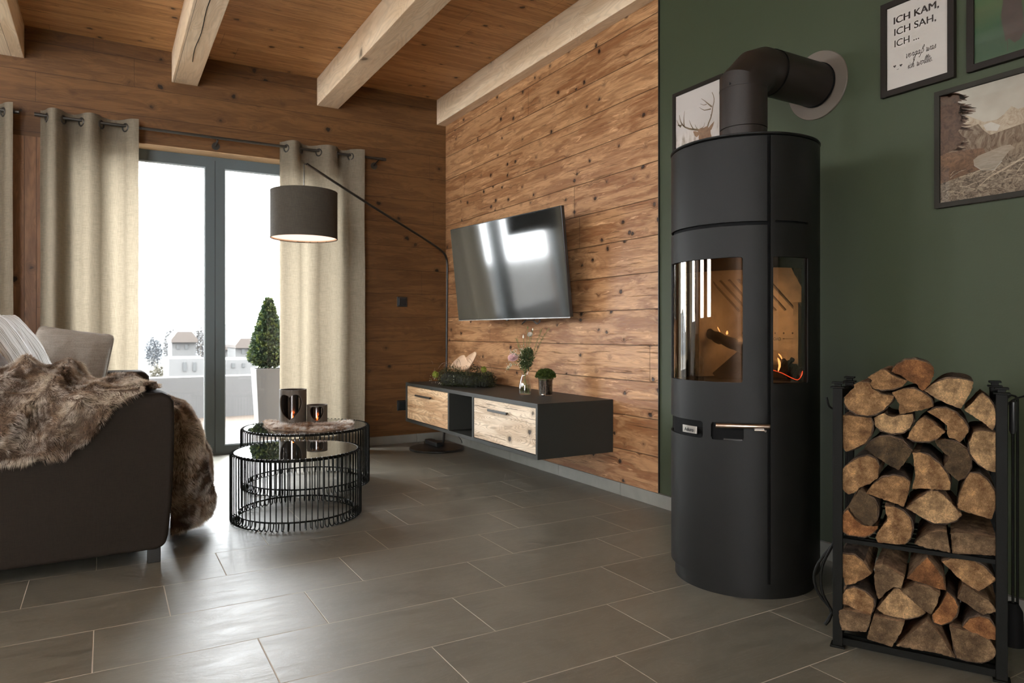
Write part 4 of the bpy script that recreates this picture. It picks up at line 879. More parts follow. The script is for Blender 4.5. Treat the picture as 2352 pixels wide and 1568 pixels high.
# fur runner on the back table
HT = .3345
rn = thing('fur_runner', (1.02, 4.10, HT), 'small brown and white fur pelt lying under the two lanterns', 'fur')
rp = [onZ(u, v, HT+.008)[:2] for u, v in [(607, 968), (618, 982), (640, 985), (665, 986), (700, 987), (735, 989), (770, 984), (800, 979), (810, 971), (795, 968), (760, 972), (720, 973), (680, 973), (640, 971)]]
rc = np.mean(rp, axis=0); b = MB(); sp = smoothpath([np.array([*p, 0]) for p in rp], 70, closed=True); n = len(sp)
for s_, z in ((1.0, HT+.001), (.97, HT+.007), (.8, HT+.010), (.5, HT+.011), (.2, HT+.011)): b.v += [(rc[0]+(p[0]-rc[0])*s_, rc[1]+(p[1]-rc[1])*s_, z) for p in sp]
for k in range(4):
    for i in range(n): b.f.append((k*n+i, k*n+(i+1) % n, (k+1)*n+(i+1) % n, (k+1)*n+i)); b.mi.append(0)
b.f.append(tuple(4*n+i for i in range(n))); b.mi.append(0)
# normals orientation for fur: compute manually
b.build('pelt_backing', M['peltbase'], rn)
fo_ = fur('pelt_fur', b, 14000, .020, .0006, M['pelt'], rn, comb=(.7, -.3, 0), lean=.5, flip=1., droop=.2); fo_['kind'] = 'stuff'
# lanterns
def heart(a, z):  # a horizontal, z vertical, unit heart
    x, y = a, z; return (x*x+y*y-1)**3-x*x*y**3 < 0
def lantern(cx, cy, r, h, hs, hz, ang, label, fl):
    root = thing('heart_lantern', (cx, cy, HT+.010), label, 'lantern', 'heart cut-out lanterns'); z0 = HT+.010
    b = MB(); na, nz_ = 200, 130; vs = []; fs = []; ids = {}
    def V(i, j, s_):
        k = (i % na, j, s_)
        if k not in ids: a = 2*PI*i/na; rr = r if s_ == 0 else r-.006; ids[k] = len(vs); vs.append((cx+rr*math.cos(a), cy+rr*math.sin(a), z0+h*j/nz_))
        return ids[k]
    def on(i, j):
        a = 2*PI*((i % na)+.5)/na; da = (a-ang+PI) % (2*PI)-PI; z = h*(j+.5)/nz_
        return 0 <= j < nz_ and not heart(-da*r/hs, (z-hz)/hs)
    for i in range(na):
        for j in range(nz_):
            if not on(i, j): continue
            fs.append((V(i, j, 0), V(i+1, j, 0), V(i+1, j+1, 0), V(i, j+1, 0))); fs.append((V(i, j, 1), V(i, j+1, 1), V(i+1, j+1, 1), V(i+1, j, 1)))
            for di, dj, p, q in ((-1, 0, (i, j), (i, j+1)), (1, 0, (i+1, j), (i+1, j+1)), (0, -1, (i, j), (i+1, j)), (0, 1, (i, j+1), (i+1, j+1))):
                if not on(i+di, j+dj): fs.append((V(*p, 0), V(*q, 0), V(*q, 1), V(*p, 1)))
    b.add(vs, fs); b.lathe([(0, 0), (r-.004, 0), (r-.004, .004), (0, .004)], (cx, cy, z0), 48)
    b.build('ceramic_body', M['ceramic'], root)
    MB().lathe([(r-.009, .006), (r-.009, h-.004), (r-.012, h-.004), (r-.012, .006)], (cx, cy, z0), 64, closed=True).build('inner_glass', M['lglass'], root)
    c = thing('tealight', (cx, cy, z0+.004), 'burning tealight inside the '+fl, 'candle')
    b = MB(); b.lathe([(0, .002), (.019, .002), (.019, .016), (0, .016)], (cx, cy, z0+.002), 24); b.build('wax', M['wax'], c)
    b = MB(); P = [(cx, cy, z0+.018+k*.0035) for k in range(9)]; b.tube(P, [.001, .003, .0045, .005, .0045, .0036, .0026, .0015, .0004], 10); b.build('flame', M['flame'], c)
    return root
l1, l2 = onZ(673, 972, HT+.01), onZ(728.5, 971, HT+.01)
def face_ang(p, off=0.): return math.atan2(-p[1], -p[0])+off
lantern(l1[0], l1[1], .0765, .200, .066, .092, face_ang(l1, -.26), 'taller taupe lantern with a large heart-shaped window', 'tall heart lantern')
lantern(l2[0], l2[1], .0585, .108, .039, .053, face_ang(l2, -.05), 'shorter taupe lantern with a small glowing heart window', 'short heart lantern')
# ================================================================== PICTURES
XP = XT+.009
def frame(y0, y1, z0, z1, label, matb=.0, w=.019, name='picture_frame', mat=None, th=.018):
    """y0>y1 (left to right)"""
    r = thing(name, (XP, (y0+y1)/2, (z0+z1)/2), label, 'picture', 'framed pictures on the green wall')
    b = MB(); x0, x1 = XP-th, XP-.001
    b.box(x0, x1, y0-w, y0, z0, z1); b.box(x0, x1, y1, y1+w, z0, z1); b.box(x0, x1, y1+w, y0-w, z0, z0+w); b.box(x0, x1, y1+w, y0-w, z1-w, z1)
    b.build('frame', mat or M['pframe'], r, smooth=False, bevel=.001); return r
M['pframe'] = plain('picture_frame_black_brown', (.014, .010, .007), .55, spec=.2, bump=.2, bscale=150)
M['pglass'] = thinglass('picture_glass', (.97, .97, .97), .05, .03, facing=.6)
M['paper'] = plain('print_paper', (.46, .42, .37), .7)
M['ink'] = plain('print_ink', (.018, .012, .010), .7)
def printbg(r, y0, y1, z0, z1, mat, w=.019, nm='print'):
    x = XP-.010
    o_ = MB().add([(x, y0-w, z0+w), (x, y1+w, z0+w), (x, y1+w, z1-w), (x, y0-w, z1-w)], [(0, 1, 2, 3)]).build(nm, mat, r, smooth=False)
    xg = XP-.0135; MB().add([(xg, y0-w, z0+w), (xg, y1+w, z0+w), (xg, y1+w, z1-w), (xg, y0-w, z1-w)], [(0, 1, 2, 3)]).build('glass', M['pglass'], r, smooth=False)
    return o_
def stroke(b, pxs, ws, x, px=True):
    P = [onX(u, v, x) if px else np.array([x, u, v]) for u, v in pxs]; n = len(P); ws = ws if hasattr(ws, '__len__') else [ws]*n; vs = []
    for i in range(n):
        d = P[min(i+1, n-1)]-P[max(i-1, 0)]; d[0] = 0; d /= np.linalg.norm(d)+1e-9; q = np.array([0, -d[2], d[1]]); vs += [P[i]+q*ws[i]/2, P[i]-q*ws[i]/2]
    b.add(vs, [(2*i, 2*i+1, 2*i+3, 2*i+2) for i in range(n-1)]); return b
def polyx(b, pxs, x): return b.add([onX(u, v, x) for u, v in pxs], [tuple(range(len(pxs)))])
# stag picture
y0, y1, z0, z1 = 2.577, 2.255, 1.60, 2.043
r = frame(y0, y1, z0, z1, 'black framed stag photograph half hidden behind the stove pipe', w=.017)
t = NT('stag_photo_background'); o = t.xyz(); tc = t.t.nodes.new('ShaderNodeTexCoord').outputs['Object']
nn = t.noise(t.n('ShaderNodeVectorMath', {0: tc, 1: (30, 60, 12)}, operation='MULTIPLY'), 1., 5, .7); zz = t.math('ADD', o[2], 1.8215)
g_ = t.maprange(t.math('ADD', zz, t.math('MULTIPLY', nn, .12)), 1.80, 1.93, 1., 0.)
col = t.mix(g_, (.50, .46, .42), t.ramp(nn, [(.35, (.22, .17, .12)), (.5, (.55, .48, .42)), (.65, (.66, .62, .60))]))
bg = printbg(r, y0, y1, z0, z1, t.done(t.bsdf(col, .6, 0, .3)), .017)
c8 = lambda L: [(1530+x/9.8, 180+y/9.8) for x, y in L]
x = XP-.0104; b = MB(); m_ = .0009*9.8/9.8
def ant(L, w0, w1): stroke(b, c8(L), list(np.linspace(w0, w1, len(L))), x)
ant([(930, 1095), (955, 1010), (1000, 900), (1020, 830), (1040, 720), (1055, 620), (1078, 530), (1082, 460), (1060, 370), (1030, 310)], .0085, .003)
ant([(1030, 640), (980, 600), (920, 550), (870, 505), (790, 455)], .008, .0015); ant([(915, 580), (850, 600), (770, 575)], .004, .0012); ant([(1010, 685), (930, 705), (860, 715), (800, 690), (745, 650)], .006, .0012)
ant([(1015, 850), (1000, 810)], .005, .002); ant([(740, 1165), (640, 1150), (520, 1135), (430, 1100), (370, 1050), (330, 980), (310, 900), (298, 830)], .010, .003); ant([(405, 1090), (400, 1000), (400, 880), (415, 730)], .009, .0015)
ant([(330, 1100), (280, 1040), (240, 940)], .008, .002); ant([(620, 1150), (570, 1070), (540, 1000), (520, 935)], .006, .0012); ant([(700, 1140), (670, 1090), (645, 1035)], .004, .001); ant([(790, 1125), (850, 1080), (872, 990)], .004, .001); ant([(360, 1010), (340, 1060), (260, 1060)], .012, .002)
b.build('antlers', plain('print_antler_brown', (.15, .105, .06), .7), bg, smooth=False)
b = MB(); polyx(b, c8([(700, 1165), (770, 1120), (850, 1110), (920, 1070), (955, 1110), (1000, 1160), (1000, 1230), (1020, 1290), (1030, 1400), (760, 1500), (730, 1330), (740, 1240)]), x-.0001); polyx(b, c8([(605, 1190), (660, 1185), (750, 1215), (740, 1270), (690, 1325), (640, 1290)]), x-.0002); polyx(b, c8([(955, 1110), (1010, 1040), (1085, 960), (1060, 1060), (1020, 1150), (985, 1170)]), x-.0002)
b.build('stag_head', plain('print_stag_brown', (.22, .125, .07), .7, var=.5, vscale=70), bg, smooth=False)
# quote picture
y0, y1, z0, z1 = 1.511, 1.259, 1.7145, 2.048
r = frame(y0, y1, z0, z1, 'white print with large black German words in a black frame', w=.021)
t_bg = printbg(r, y0, y1, z0, z1, M['paper'], .021)
xq = XP-.0106
def line(body, u, v, size, off, sx=1., bold=0.): 
    p = onX(u, v, xq); return text_obj('lettering', body, p, (0, -1, 0), (0, 0, 1), size, M['ink'], t_bg, off, ext=0., sx=sx, bold=bold)
line('ICH KAM,', 2051.5, 56.8, .0345, 0., 1.07, .0011); line('ICH SAH,', 2052.5, 83.2, .0345, 0., 1.06, .0006); line('ICH ...', 2053, 109.6, .0345, 0., 1.0, .0003)
# handwritten lines: stroke letters (x,y in x-height units)
SCR = {'v': [[(0, .9), (.15, 1), (.3, .1), (.45, 0), (.7, .8), (.75, 1), (.95, .9)]], 'e': [[(0, .35), (.35, .5), (.5, .8), (.35, 1), (.12, .8), (.1, .3), (.3, 0), (.55, .05), (.8, .4)]], 'r': [[(0, .3), (.25, .9), (.3, 1.05), (.35, .85), (.6, .85), (.5, .3), (.6, 0), (.9, .3)]],
 'g': [[(.6, .85), (.35, 1), (.08, .6), (.15, .1), (.4, .05), (.6, .6), (.65, .95), (.5, -.4), (.3, -1), (.05, -.9), (.2, -.4), (.9, .3)]], 'a': [[(.6, .85), (.35, 1), (.08, .6), (.15, .1), (.4, .05), (.6, .6), (.65, .95), (.6, .2), (.7, 0), (.95, .3)]],
 'ß': [[(-.1, -.7), (.15, -.9), (.3, 0), (.45, 1.6), (.65, 2.0), (.8, 1.7), (.6, 1.1), (.85, .8), (.85, .2), (.55, 0), (.5, .15)]], 'w': [[(0, .8), (.12, 1), (.2, .1), (.35, 0), (.55, .8), (.6, .1), (.8, 0), (1.05, .8), (1.0, 1), (1.25, .85)]], 's': [[(0, .1), (.35, .7), (.45, 1.05), (.55, .6), (.5, .1), (.2, 0), (.1, .15)], [(.5, .1), (.8, .3)]],
 'i': [[(0, .3), (.25, .95), (.2, .2), (.3, 0), (.55, .3)], [(.33, 1.35), (.37, 1.45)]], 'c': [[(.5, .85), (.3, 1), (.08, .6), (.12, .1), (.35, 0), (.65, .3)]], 'h': [[(0, .3), (.3, 1.3), (.4, 1.95), (.25, 1.9), (.15, 1), (.1, 0), (.3, .8), (.5, .9), (.5, .2), (.6, 0), (.85, .3)]],
 'o': [[(.4, 1), (.12, .8), (.1, .2), (.35, 0), (.6, .3), (.6, .8), (.4, 1), (.55, .8), (.9, .85)]], 'l': [[(0, .3), (.35, 1.1), (.5, 1.8), (.38, 2.05), (.2, 1.6), (.15, .4), (.3, 0), (.6, .3)]], 't': [[(0, .3), (.3, 1.1), (.4, 1.7), (.22, .5), (.3, 0), (.6, .3)], [(.05, 1.25), (.65, 1.4)]], '.': [[(.1, .02), (.18, .1)]]}
ADV = {'w': 1.2, 'v': .85, 'ß': 1.0, 'l': .5, 'i': .5, 'c': .6, 't': .55, 'h': .8, 's': .75, '.': .4, ' ': .7}
def script(body, u, v, uh, w, mb):
    p = onX(u, v, xq); x = 0.; 
    for ch in body:
        for st_ in SCR.get(ch, []):
            q = smoothpath([np.array([a+.30*c_, c_, 0]) for a, c_ in st_], max(10, 5*len(st_)))
            stroke(mb, [(p[1]-(x+k[0])*uh*.92, p[2]+k[1]*uh) for k in q], [w*(.55+.6*abs(math.sin(i*.55))) for i in range(len(q))], xq, px=False)
        x += ADV.get(ch, .88)
b = MB(); script('vergaß was', 2079.5, 134, .0126, .0019, b); script('ich wollte.', 2084.5, 158, .0126, .0019, b)
p = onX(2055, 155.5, xq)
for dy, dz in ((0, .004), (.0225, .001)):
    c = p+np.array([0, -dy, dz]); b.add([c+1.35*(q_-c) for q_ in [c+np.array([0, .0042, .0015]), c+np.array([0, .002, .0035]), c+np.array([0, 0, .002]), c+np.array([0, -.002, .0035]), c+np.array([0, -.0042, .0015]), c+np.array([0, 0, -.0035])]], [tuple(range(6))])
c = p+np.array([0, -.0115, -.009]); b.add([c+np.array([0, .004, -.0007]), c+np.array([0, -.004, -.0007]), c+np.array([0, -.004, .0007]), c+np.array([0, .004, .0007])], [(0, 1, 2, 3)])
b.build('handwriting', M['ink'], t_bg, smooth=False)
# green picture at the upper right corner
y0, y1, z0, z1 = 1.221, .80, 1.7145, 2.30
r = frame(y0, y1, z0, z1, 'green picture with a dark animal shape at the top right corner', w=.021)
t = NT('green_print'); o = t.xyz(); zz = t.math('ADD', o[2], (z0+z1)/2); yy = t.math('ADD', o[1], (y0+y1)/2)
tc = t.t.nodes.new('ShaderNodeTexCoord').outputs['Object']; nn = t.noise(t.n('ShaderNodeVectorMath', {0: tc, 1: (1, 20, 90)}, operation='MULTIPLY'), 1., 4, .6)
col = t.ramp(t.math('ADD', t.math('MULTIPLY', t.math('SUBTRACT', zz, 1.73), 3.2), t.math('MULTIPLY', nn, .14)), [(.0, (.035, .07, .03)), (.30, (.028, .06, .03)), (.42, (.022, .06, .022)), (.62, (.055, .08, .03)), (.9, (.02, .09, .03))])
bg = printbg(r, y0, y1, z0, z1, t.done(t.bsdf(col, .5, 0, .4)), .021)
b = MB(); polyx(b, [(2305, -20), (2303, 10), (2299, 35), (2301, 55), (2306, 75), (2309, 95), (2318, 88), (2330, 98), (2345, 88), (2352, 70), (2350, 30), (2346, 0), (2346, -20)], XP-.0104); stroke(b, [(2314, 90), (2314, 118)], .0016, XP-.0104)
b.build('animal_silhouette', plain('print_dark_brown', (.045, .028, .02), .6, var=.4, vscale=60), bg, smooth=False)
# sepia landscape
y0, y1, z0, z1 = 1.3225, .79, 1.2915, 1.681
r = frame(y0, y1, z0, z1, 'sepia mountain lake landscape in a wide dark frame', w=.0165, mat=plain('picture_frame_dark_grey', (.022, .019, .014), .6, spec=.2, bump=.3, bscale=200))
t = NT('landscape_sky'); tc = t.t.nodes.new('ShaderNodeTexCoord').outputs['Object']; n1 = t.noise(tc, 9, 4)
bg = printbg(r, y0, y1, z0, z1, t.done(t.bsdf(t.ramp(n1, [(.3, (.27, .24, .195)), (.7, (.36, .33, .27))]), .6, 0, .3)), .0165)
def lm(name, a, c_, sc_, st_=(1, 1, 1)):
    t = NT(name); tc = t.t.nodes.new('ShaderNodeTexCoord').outputs['Object']; n1 = t.noise(t.n('ShaderNodeVectorMath', {0: tc, 1: st_}, operation='MULTIPLY'), sc_, 6, .75, 1.5)
    return t.done(t.bsdf(t.ramp(n1, [(.36, a), (.60, c_)]), .6, 0, .3))
c7 = lambda L: [(2100+x/4.357, 140+y/4.357) for x, y in L]
def layer(nm, L, dx, mt): b = MB(); polyx(b, c7(L), XP-.0100-dx); b.build(nm, mt, bg, smooth=False)
layer('far_mountains', [(262, 900), (262, 660), (400, 600), (520, 540), (600, 575), (700, 610), (830, 585), (900, 530), (970, 450), (1040, 480), (1100, 460), (1500, 330), (1560, 700), (1100, 900)], .0002, lm('print_far_hills', (.22, .165, .11), (.36, .30, .22), 30))
layer('valley_light', [(690, 640), (770, 610), (860, 640), (830, 700), (720, 695)], .0003, lm('print_bright', (.34, .31, .26), (.39, .36, .31), 20))
layer('near_mountains', [(262, 960), (262, 720), (480, 690), (640, 630), (690, 690), (760, 740), (900, 690), (1100, 620), (1560, 480), (1560, 950), (900, 1000)], .0004, lm('print_mid_hills', (.05, .027, .014), (.20, .155, .105), 34, (1, 1, .5)))
layer('lake', [(580, 1000), (640, 950), (760, 900), (880, 850), (960, 835), (1010, 870), (950, 900), (880, 990), (800, 1080), (700, 1095), (610, 1050)], .0005, lm('print_lake', (.20, .16, .115), (.27, .23, .175), 15, (1, 1, 6)))
layer('lake_shore', [(262, 1300), (262, 930), (420, 905), (560, 885), (690, 870), (715, 915), (640, 945), (590, 990), (600, 1050), (680, 1100), (560, 1300)], .0006, lm('print_shore', (.05, .026, .013), (.155, .085, .045), 40))
layer('foreground_brush', [(262, 1470), (262, 1230), (450, 1160), (620, 1095), (800, 1090), (900, 980), (1100, 890), (1560, 760), (1560, 1280), (1100, 1350), (700, 1410)], .0007, lm('print_brush', (.03, .017, .009), (.24, .185, .125), 75, (1, .7, 1)))
b = MB(); rr_ = random.Random(3)
for k in range(46):
    a, h_ = 470-rr_.random()*60, 330+rr_.random()*560; ln = (90+rr_.random()*60)*(1.-.5*abs(h_-520)/500)*(.5+.5*math.sin(h_/60)**2+.2)
    stroke(b, c7([(a-160, h_-20), (a, h_), (a+ln*.5, h_+10), (a+ln, h_+22-rr_.random()*30)]), [.012, .009, .006, .0015], XP-.0100-.0008)
polyx(b, c7([(262, 362), (330, 352), (345, 375), (380, 340), (445, 345), (455, 380), (430, 420), (460, 450), (440, 520), (470, 560), (455, 600), (480, 640), (440, 700), (500, 780), (420, 880), (262, 950)]), XP-.01085)
b.build('spruce_tree', lm('print_spruce', (.025, .012, .007), (.07, .038, .021), 60), bg, smooth=False)
b = MB()
for k in range(26):
    u = 320+rr_.random()*780; v = 1130+rr_.random()*190-.17*(u-300); a = rr_.uniform(-.9, .3); ln = 60+rr_.random()*150
    stroke(b, c7([(u, v), (u+ln*.5*math.cos(a), v+ln*.5*math.sin(a)-10), (u+ln*math.cos(a), v+ln*math.sin(a))]), [.0022, .0016, .0006], XP-.0109)
stroke(b, c7([(640, 1260), (750, 1160), (900, 1080), (1100, 960), (1300, 880)]), [.001, .004, .006, .005, .004], XP-.01095)
b.build('dead_branches', lm('print_branches', (.24, .17, .11), (.42, .34, .24), 40), bg, smooth=False)
# ================================================================== SOFA
SXF = .228
sf = thing('sofa', (-.35, 3.9, 0), 'dark brown fabric sofa at the left with fur throw and cushions', 'sofa')
def softbox(x0, x1, y0, y1, z0, z1, nm, mat, r=.04, seg=5, par=None, jit=0.):
    b = MB().box(x0, x1, y0, y1, z0, z1); o_ = b.build(nm, mat, par or sf, bevel=r, bseg=seg, angle=4); o_.modifiers['bevel'].angle_limit = .3; return o_
b = MB()   # near arm: slightly bowed front edge
prof = [(-1.02, .052), (.165, .052), (.196, .062), (.207, .10), (.219, .22), (.227, .40), (.229, .56), (.226, .612), (.212, .636), (.185, .645), (-1.02, .650)]
b.prism([(x, z) for x, z in prof], (0, 0, 0), (1, 0, 0), (0, 0, 1), (0, 1, 0), 2.975, 3.20)
o_ = b.build('arm', M['sofa'], sf, bevel=.018, bseg=4, angle=4)
b = MB().tube([(-1.0, 2.981, .6515), (.185, 2.981, .6465), (.216, 2.981, .630)], .0018, 6); b.build('seam_piping', M['sofa'], o_)
b = MB(); b.prism([(x, z*1.0) for x, z in prof], (0, 0, 0), (1, 0, 0), (0, 0, 1), (0, 1, 0), 4.74, 4.96); b.build('arm', M['sofa'], sf, bevel=.02, bseg=4, angle=4)
softbox(-1.02, -.68, 3.20, 4.74, .06, .80, 'backrest', M['sofa'], .05)
softbox(-.95, .17, 3.205, 4.735, .055, .27, 'seat_base', M['sofa'], .012, 3)
for y0, y1 in ((3.21, 3.965), (3.975, 4.73)): softbox(-.66, .205, y0, y1, .275, .455, 'seat_cushion', M['sofa'], .045)
for y0, y1 in ((3.21, 3.965), (3.975, 4.73)): softbox(-.80, -.52, y0, y1, .46, .84, 'back_cushion', M['sofa'], .07)
for x, y_ in ((.160, 3.025), (-.93, 3.025), (.160, 4.90), (-.93, 4.90)): MB().box(x-.022, x+.022, y_-.03, y_+.03, 0, .058).build('foot', M['blackmetal'], sf, smooth=False, bevel=.002)
# ---- cushions
def cushion(c, ex, ey, w, h, t, mat, label, nm='cushion', pinch=.06, seed=0, sag=0.):
    c, ex, ey = [np.array(q, float) for q in (c, ex, ey)]; ex /= np.linalg.norm(ex); ey -= ex*(ey@ex); ey /= np.linalg.norm(ey); ez = np.cross(ex, ey)
    N = 36
    def P(a, b_, s_):
        mx = max(abs(a), abs(b_)); rn_ = mx/max(1e-6, (abs(a)**16+abs(b_)**16)**(1/16)) if mx > 0 else 1.; rn_ = 1+(rn_-1)*mx**3
        e0 = (a, b_); a, b_ = a*rn_, b_*rn_
        e = (1-abs(e0[0])**2.6)*(1-abs(e0[1])**2.6) if 1 else (1-abs(a)**2.6)*(1-abs(b_)**2.6); th = t/2*max(0, e)**.55
        k = 1-pinch*(1-abs(a*b_)**1.2)*(abs(a)**4+abs(b_)**4)*.5
        wob = .010*nz(a*1.7+seed, b_*1.7, seed+s_*3.)*(1-abs(a)**4)*(1-abs(b_)**4)
        return c+ex*a*w/2*(1-.07*b_)*(1-pinch*(1-b_*b_)*abs(a)**3*.5)+ey*(b_*h/2*(1-pinch*(1-a*a)*abs(b_)**3*.5)-sag*(1-a*a)*max(0, b_))+ez*(s_*th+wob+.004*nz(a*6+seed, b_*6, 3.))
    b = MB(); b.grid(lambda u, v: P(2*u-1, 2*v-1, 1), N, N); b.grid(lambda u, v: P(2*u-1, 2*v-1, -1), N, N)
    r = b.build(nm, mat, None, loc=tuple(c), angle=4); tag(r, label, 'cushion')
    ed = [P(math.cos(a)*1/max(abs(math.cos(a)), abs(math.sin(a))), math.sin(a)*1/max(abs(math.cos(a)), abs(math.sin(a))), 0) for a in np.linspace(0, 2*PI, 120)[:-1]]
    MB().tube(ed, .0028, 6, closed=True).build('edge_piping', mat, r)
    return r
gc = np.array(atD(154, 842, 3.80)); 
cushion(gc, (.96, -.20, -.14), (-.10, .42, .90), .40, .44, .15, M['cush_grey'], 'plain grey linen cushion leaning in front of the left curtain', seed=2., sag=.0)
s1 = stripes('cushion_stripes_a', (.1, .9, .0), 13., .3)
cushion(atD(14, 840, 3.06), (.30, .95, .0), (-.42, .05, .88), .42, .52, .15, s1, 'grey and white striped cushion at the left edge, nearest of the two striped ones', seed=5.)
s2 = stripes('cushion_stripes_b', (.1, .9, .0), 13., 2.3)
cushion(atD(55, 836, 3.36), (.30, .95, .0), (-.42, .05, .88), .42, .53, .15, s2, 'grey and white striped cushion standing next to the plain grey cushion', seed=9.)
cushion(atD(-34, 862, 2.80), (.32, .94, .0), (-.45, .05, .86), .34, .36, .12, M['cush_brown'], 'brown woven cushion corner at the far left edge behind the fur', seed=13.)
# ---- fur throw
ft = thing('fur_throw', (-.1, 3.15, .6), 'brown and cream faux fur throw draped over the sofa arm and seat', 'throw')
X_top = [-1.1, -.346, -.29, -.20, -.14, -.09, -.04, -.005, .03, .09, .125, .150, .178]
Z_top = [.74, .745, .752, .765, .788, .748, .710, .684, .708, .722, .708, .690, .668]
X_hem = [-1.1, -.32, -.25, -.165, -.12, -.09, -.06, -.039, -.015, .003, .03, .06, .10, .15]
Z_hem = [.39, .405, .408, .418, .425, .447, .470, .492, .53, .560, .595, .615, .632, .65]
def A_(u, v):
    x = -1.08+(.182-.10*max(0, (v-.40)/.60)**1.5-.05*max(0, (.25-v)/.25)+1.08)*u
    zt_, zh = lerp(x, X_top, Z_top)-.012, lerp(x, X_hem, Z_hem)+.012
    over = min(1., max(0, (.655-zh)/.12))
    pts = [(3.62, .475), (3.48, .50+.25*(zt_-.6)), (3.34, zt_-.03), (3.24, zt_), (3.12, .672+.55*(zt_-.672)), (3.00, .680), (2.965-.012*over, .655-.02*over), (2.955-.012*over, zh+(.655-zh)*.6*over), (2.952-.012*over, zh+(.655-zh)*.15*over), (2.958, zh)]
    if u > .93: k_ = (u-.93)/.07; pts = [(a_-(.12*k_*(i_ < 5)), b_-(.02*k_ if 1 < i_ < 6 else 0)) for i_, (a_, b_) in enumerate(pts)]
    if over < .05: pts[5:] = [(3.03, .688), (3.008, .684), (2.994, .676), (2.988, .664), (2.990, .655)]
    q = v*(len(pts)-1); i = min(int(q), len(pts)-2); f = q-i; f = f*f*(3-2*f)*.5+f*.5
    y, z = pts[i][0]+(pts[i+1][0]-pts[i][0])*f, pts[i][1]+(pts[i+1][1]-pts[i][1])*f
    # folds: diagonal ridges
    vv = v; ph = x*19+vv*7.5+1.6*nz(x*2.4, vv*2.2, 3.)
    rid = (1-abs(math.sin(ph)))**1.4
    ph2 = x*9.-vv*9.+2.0*nz(x*1.7+5, vv*2., 8.); rid2 = (1-abs(math.sin(ph2)))**1.6
    env = min(1, v*6)*min(1, (1-v)*7+.25)
    d = env*(.046*rid+.036*rid2+.030*nz(x*7, vv*6, 1.)-.020)*min(1, (1-u)*3.5)
    w_ = min(1, max(0, (v-.42)/.30)); w_ = w_*w_*(3-2*w_)
    y, z = y-d*w_, z+d*(1-.88*w_)
    if 2.965 < y < 3.215: z = max(z, .664)
    if z < .66 and y > 2.9: y = min(y, 2.963) if over >= .05 and v > .5 else y
    return (x+.25*d, y, z)
ba = MB().grid(A_, 110, 90)
def Bf(u, v):
    # front part hanging over the seat edge; u along y, v along the drop
    y = 3.215+.52*u
    e = math.sin(PI*min(1, max(0, u)))**.38
    pts = [(-.05, .50), (.10, .54), (.215, .585), (.30, .555), (.365, .45), (.40, .33), (.415, .22), (.42, .13), (.40, .055), (.30, .04)]
    q = v*(len(pts)-1); i = min(int(q), len(pts)-2); f = q-i
    x, z = pts[i][0]+(pts[i+1][0]-pts[i][0])*f, pts[i][1]+(pts[i+1][1]-pts[i][1])*f
    zz = z+.02
    z = z*(1)-.0
    fold = (1-abs(math.sin(u*8.5+1.2*nz(u*2, v*2, 4.)+.8)))**1.3
    d = (.040*fold+.028*nz(u*4, v*6, 2.))*min(1, v*3)
    x = (.232+(x-.232)*e if x > .2 else x)+d*e*(.6 if x > .2 else .3)
    return (x, y+.035*nz(v*3, u*2, 6.), max(.028, z+.02*nz(u*6, v*4, 9.)))
bb_ = MB().grid(Bf, 60, 70)
m0 = MB(); m0.add(ba.v, ba.f); m0.add(bb_.v, bb_.f)
m0.add([(-.4, 3.40, .49), (.16, 3.40, .50), (.16, 3.78, .49), (-.4, 3.78, .49)], [(0, 1, 2, 3)])
ob = m0.build('fur_backing', M['furbase'], ft, angle=4)
def nsign(mb, probe):  # make sure the strands point away from the body
    P = np.array(mb.v); f = mb.f[len(mb.f)//2]; a, b_, c = P[f[0]], P[f[1]], P[f[2]]; n_ = np.cross(b_-a, c-a); return 1. if n_@(a-np.array(probe)) > 0 else -1.
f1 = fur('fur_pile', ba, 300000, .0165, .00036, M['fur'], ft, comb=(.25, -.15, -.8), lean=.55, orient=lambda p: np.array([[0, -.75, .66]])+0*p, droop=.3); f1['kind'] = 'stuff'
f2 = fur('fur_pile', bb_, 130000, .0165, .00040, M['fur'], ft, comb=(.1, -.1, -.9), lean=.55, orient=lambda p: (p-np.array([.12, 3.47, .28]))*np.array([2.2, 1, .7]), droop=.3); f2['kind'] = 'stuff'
# ================================================================== DECOR ON CONSOLE
CT = CZ1
def leafcloud(mb, pts, nrm, size, seed=0, asp=.5, tilt=.8):
    rg = np.random.default_rng(seed)
    for p, n_ in zip(pts, nrm):
        d = n_+rg.normal(0, tilt, 3); d /= np.linalg.norm(d); w = np.cross(d, rg.normal(0, 1, 3)); w /= np.linalg.norm(w); s_ = size*(.6+.8*rg.random()); p = np.array(p)
        mb.add([p, p+d*s_*.5+w*s_*asp*.5, p+d*s_, p+d*s_*.5-w*s_*asp*.5], [(0, 1, 2, 3)])
    return mb
def leafmat(name, a, b_, c_, sc_=40.):
    t = NT(name); tc = t.t.nodes.new('ShaderNodeTexCoord').outputs['Object']
    n = t.noise(tc, sc_, 3, .7); col = t.ramp(n, [(.32, a), (.5, b_), (.68, c_)])
    return t.done(t.n('ShaderNodeMixShader', {0: .2, 1: t.bsdf(col, .6, 0, .3), 2: t.n('ShaderNodeBsdfTranslucent', {0: col})}))
M['moss'] = leafmat('moss_dark_green', (.012, .013, .005), (.035, .040, .012), (.14, .14, .05), 60)
M['moss2'] = leafmat('moss_jar_green', (.022, .034, .006), (.05, .075, .012), (.09, .13, .02), 60)
M['lime'] = leafmat('moss_lime', (.12, .15, .015), (.22, .26, .03), (.30, .33, .05), 80)
M['twig'] = plain('dry_twig', (.17, .10, .06), .8, var=.4, vscale=60)
M['bowlwood'] = plain('pale_bowl_wood', (.74, .55, .38), .55, var=.16, vscale=9, bump=.2, bscale=90)
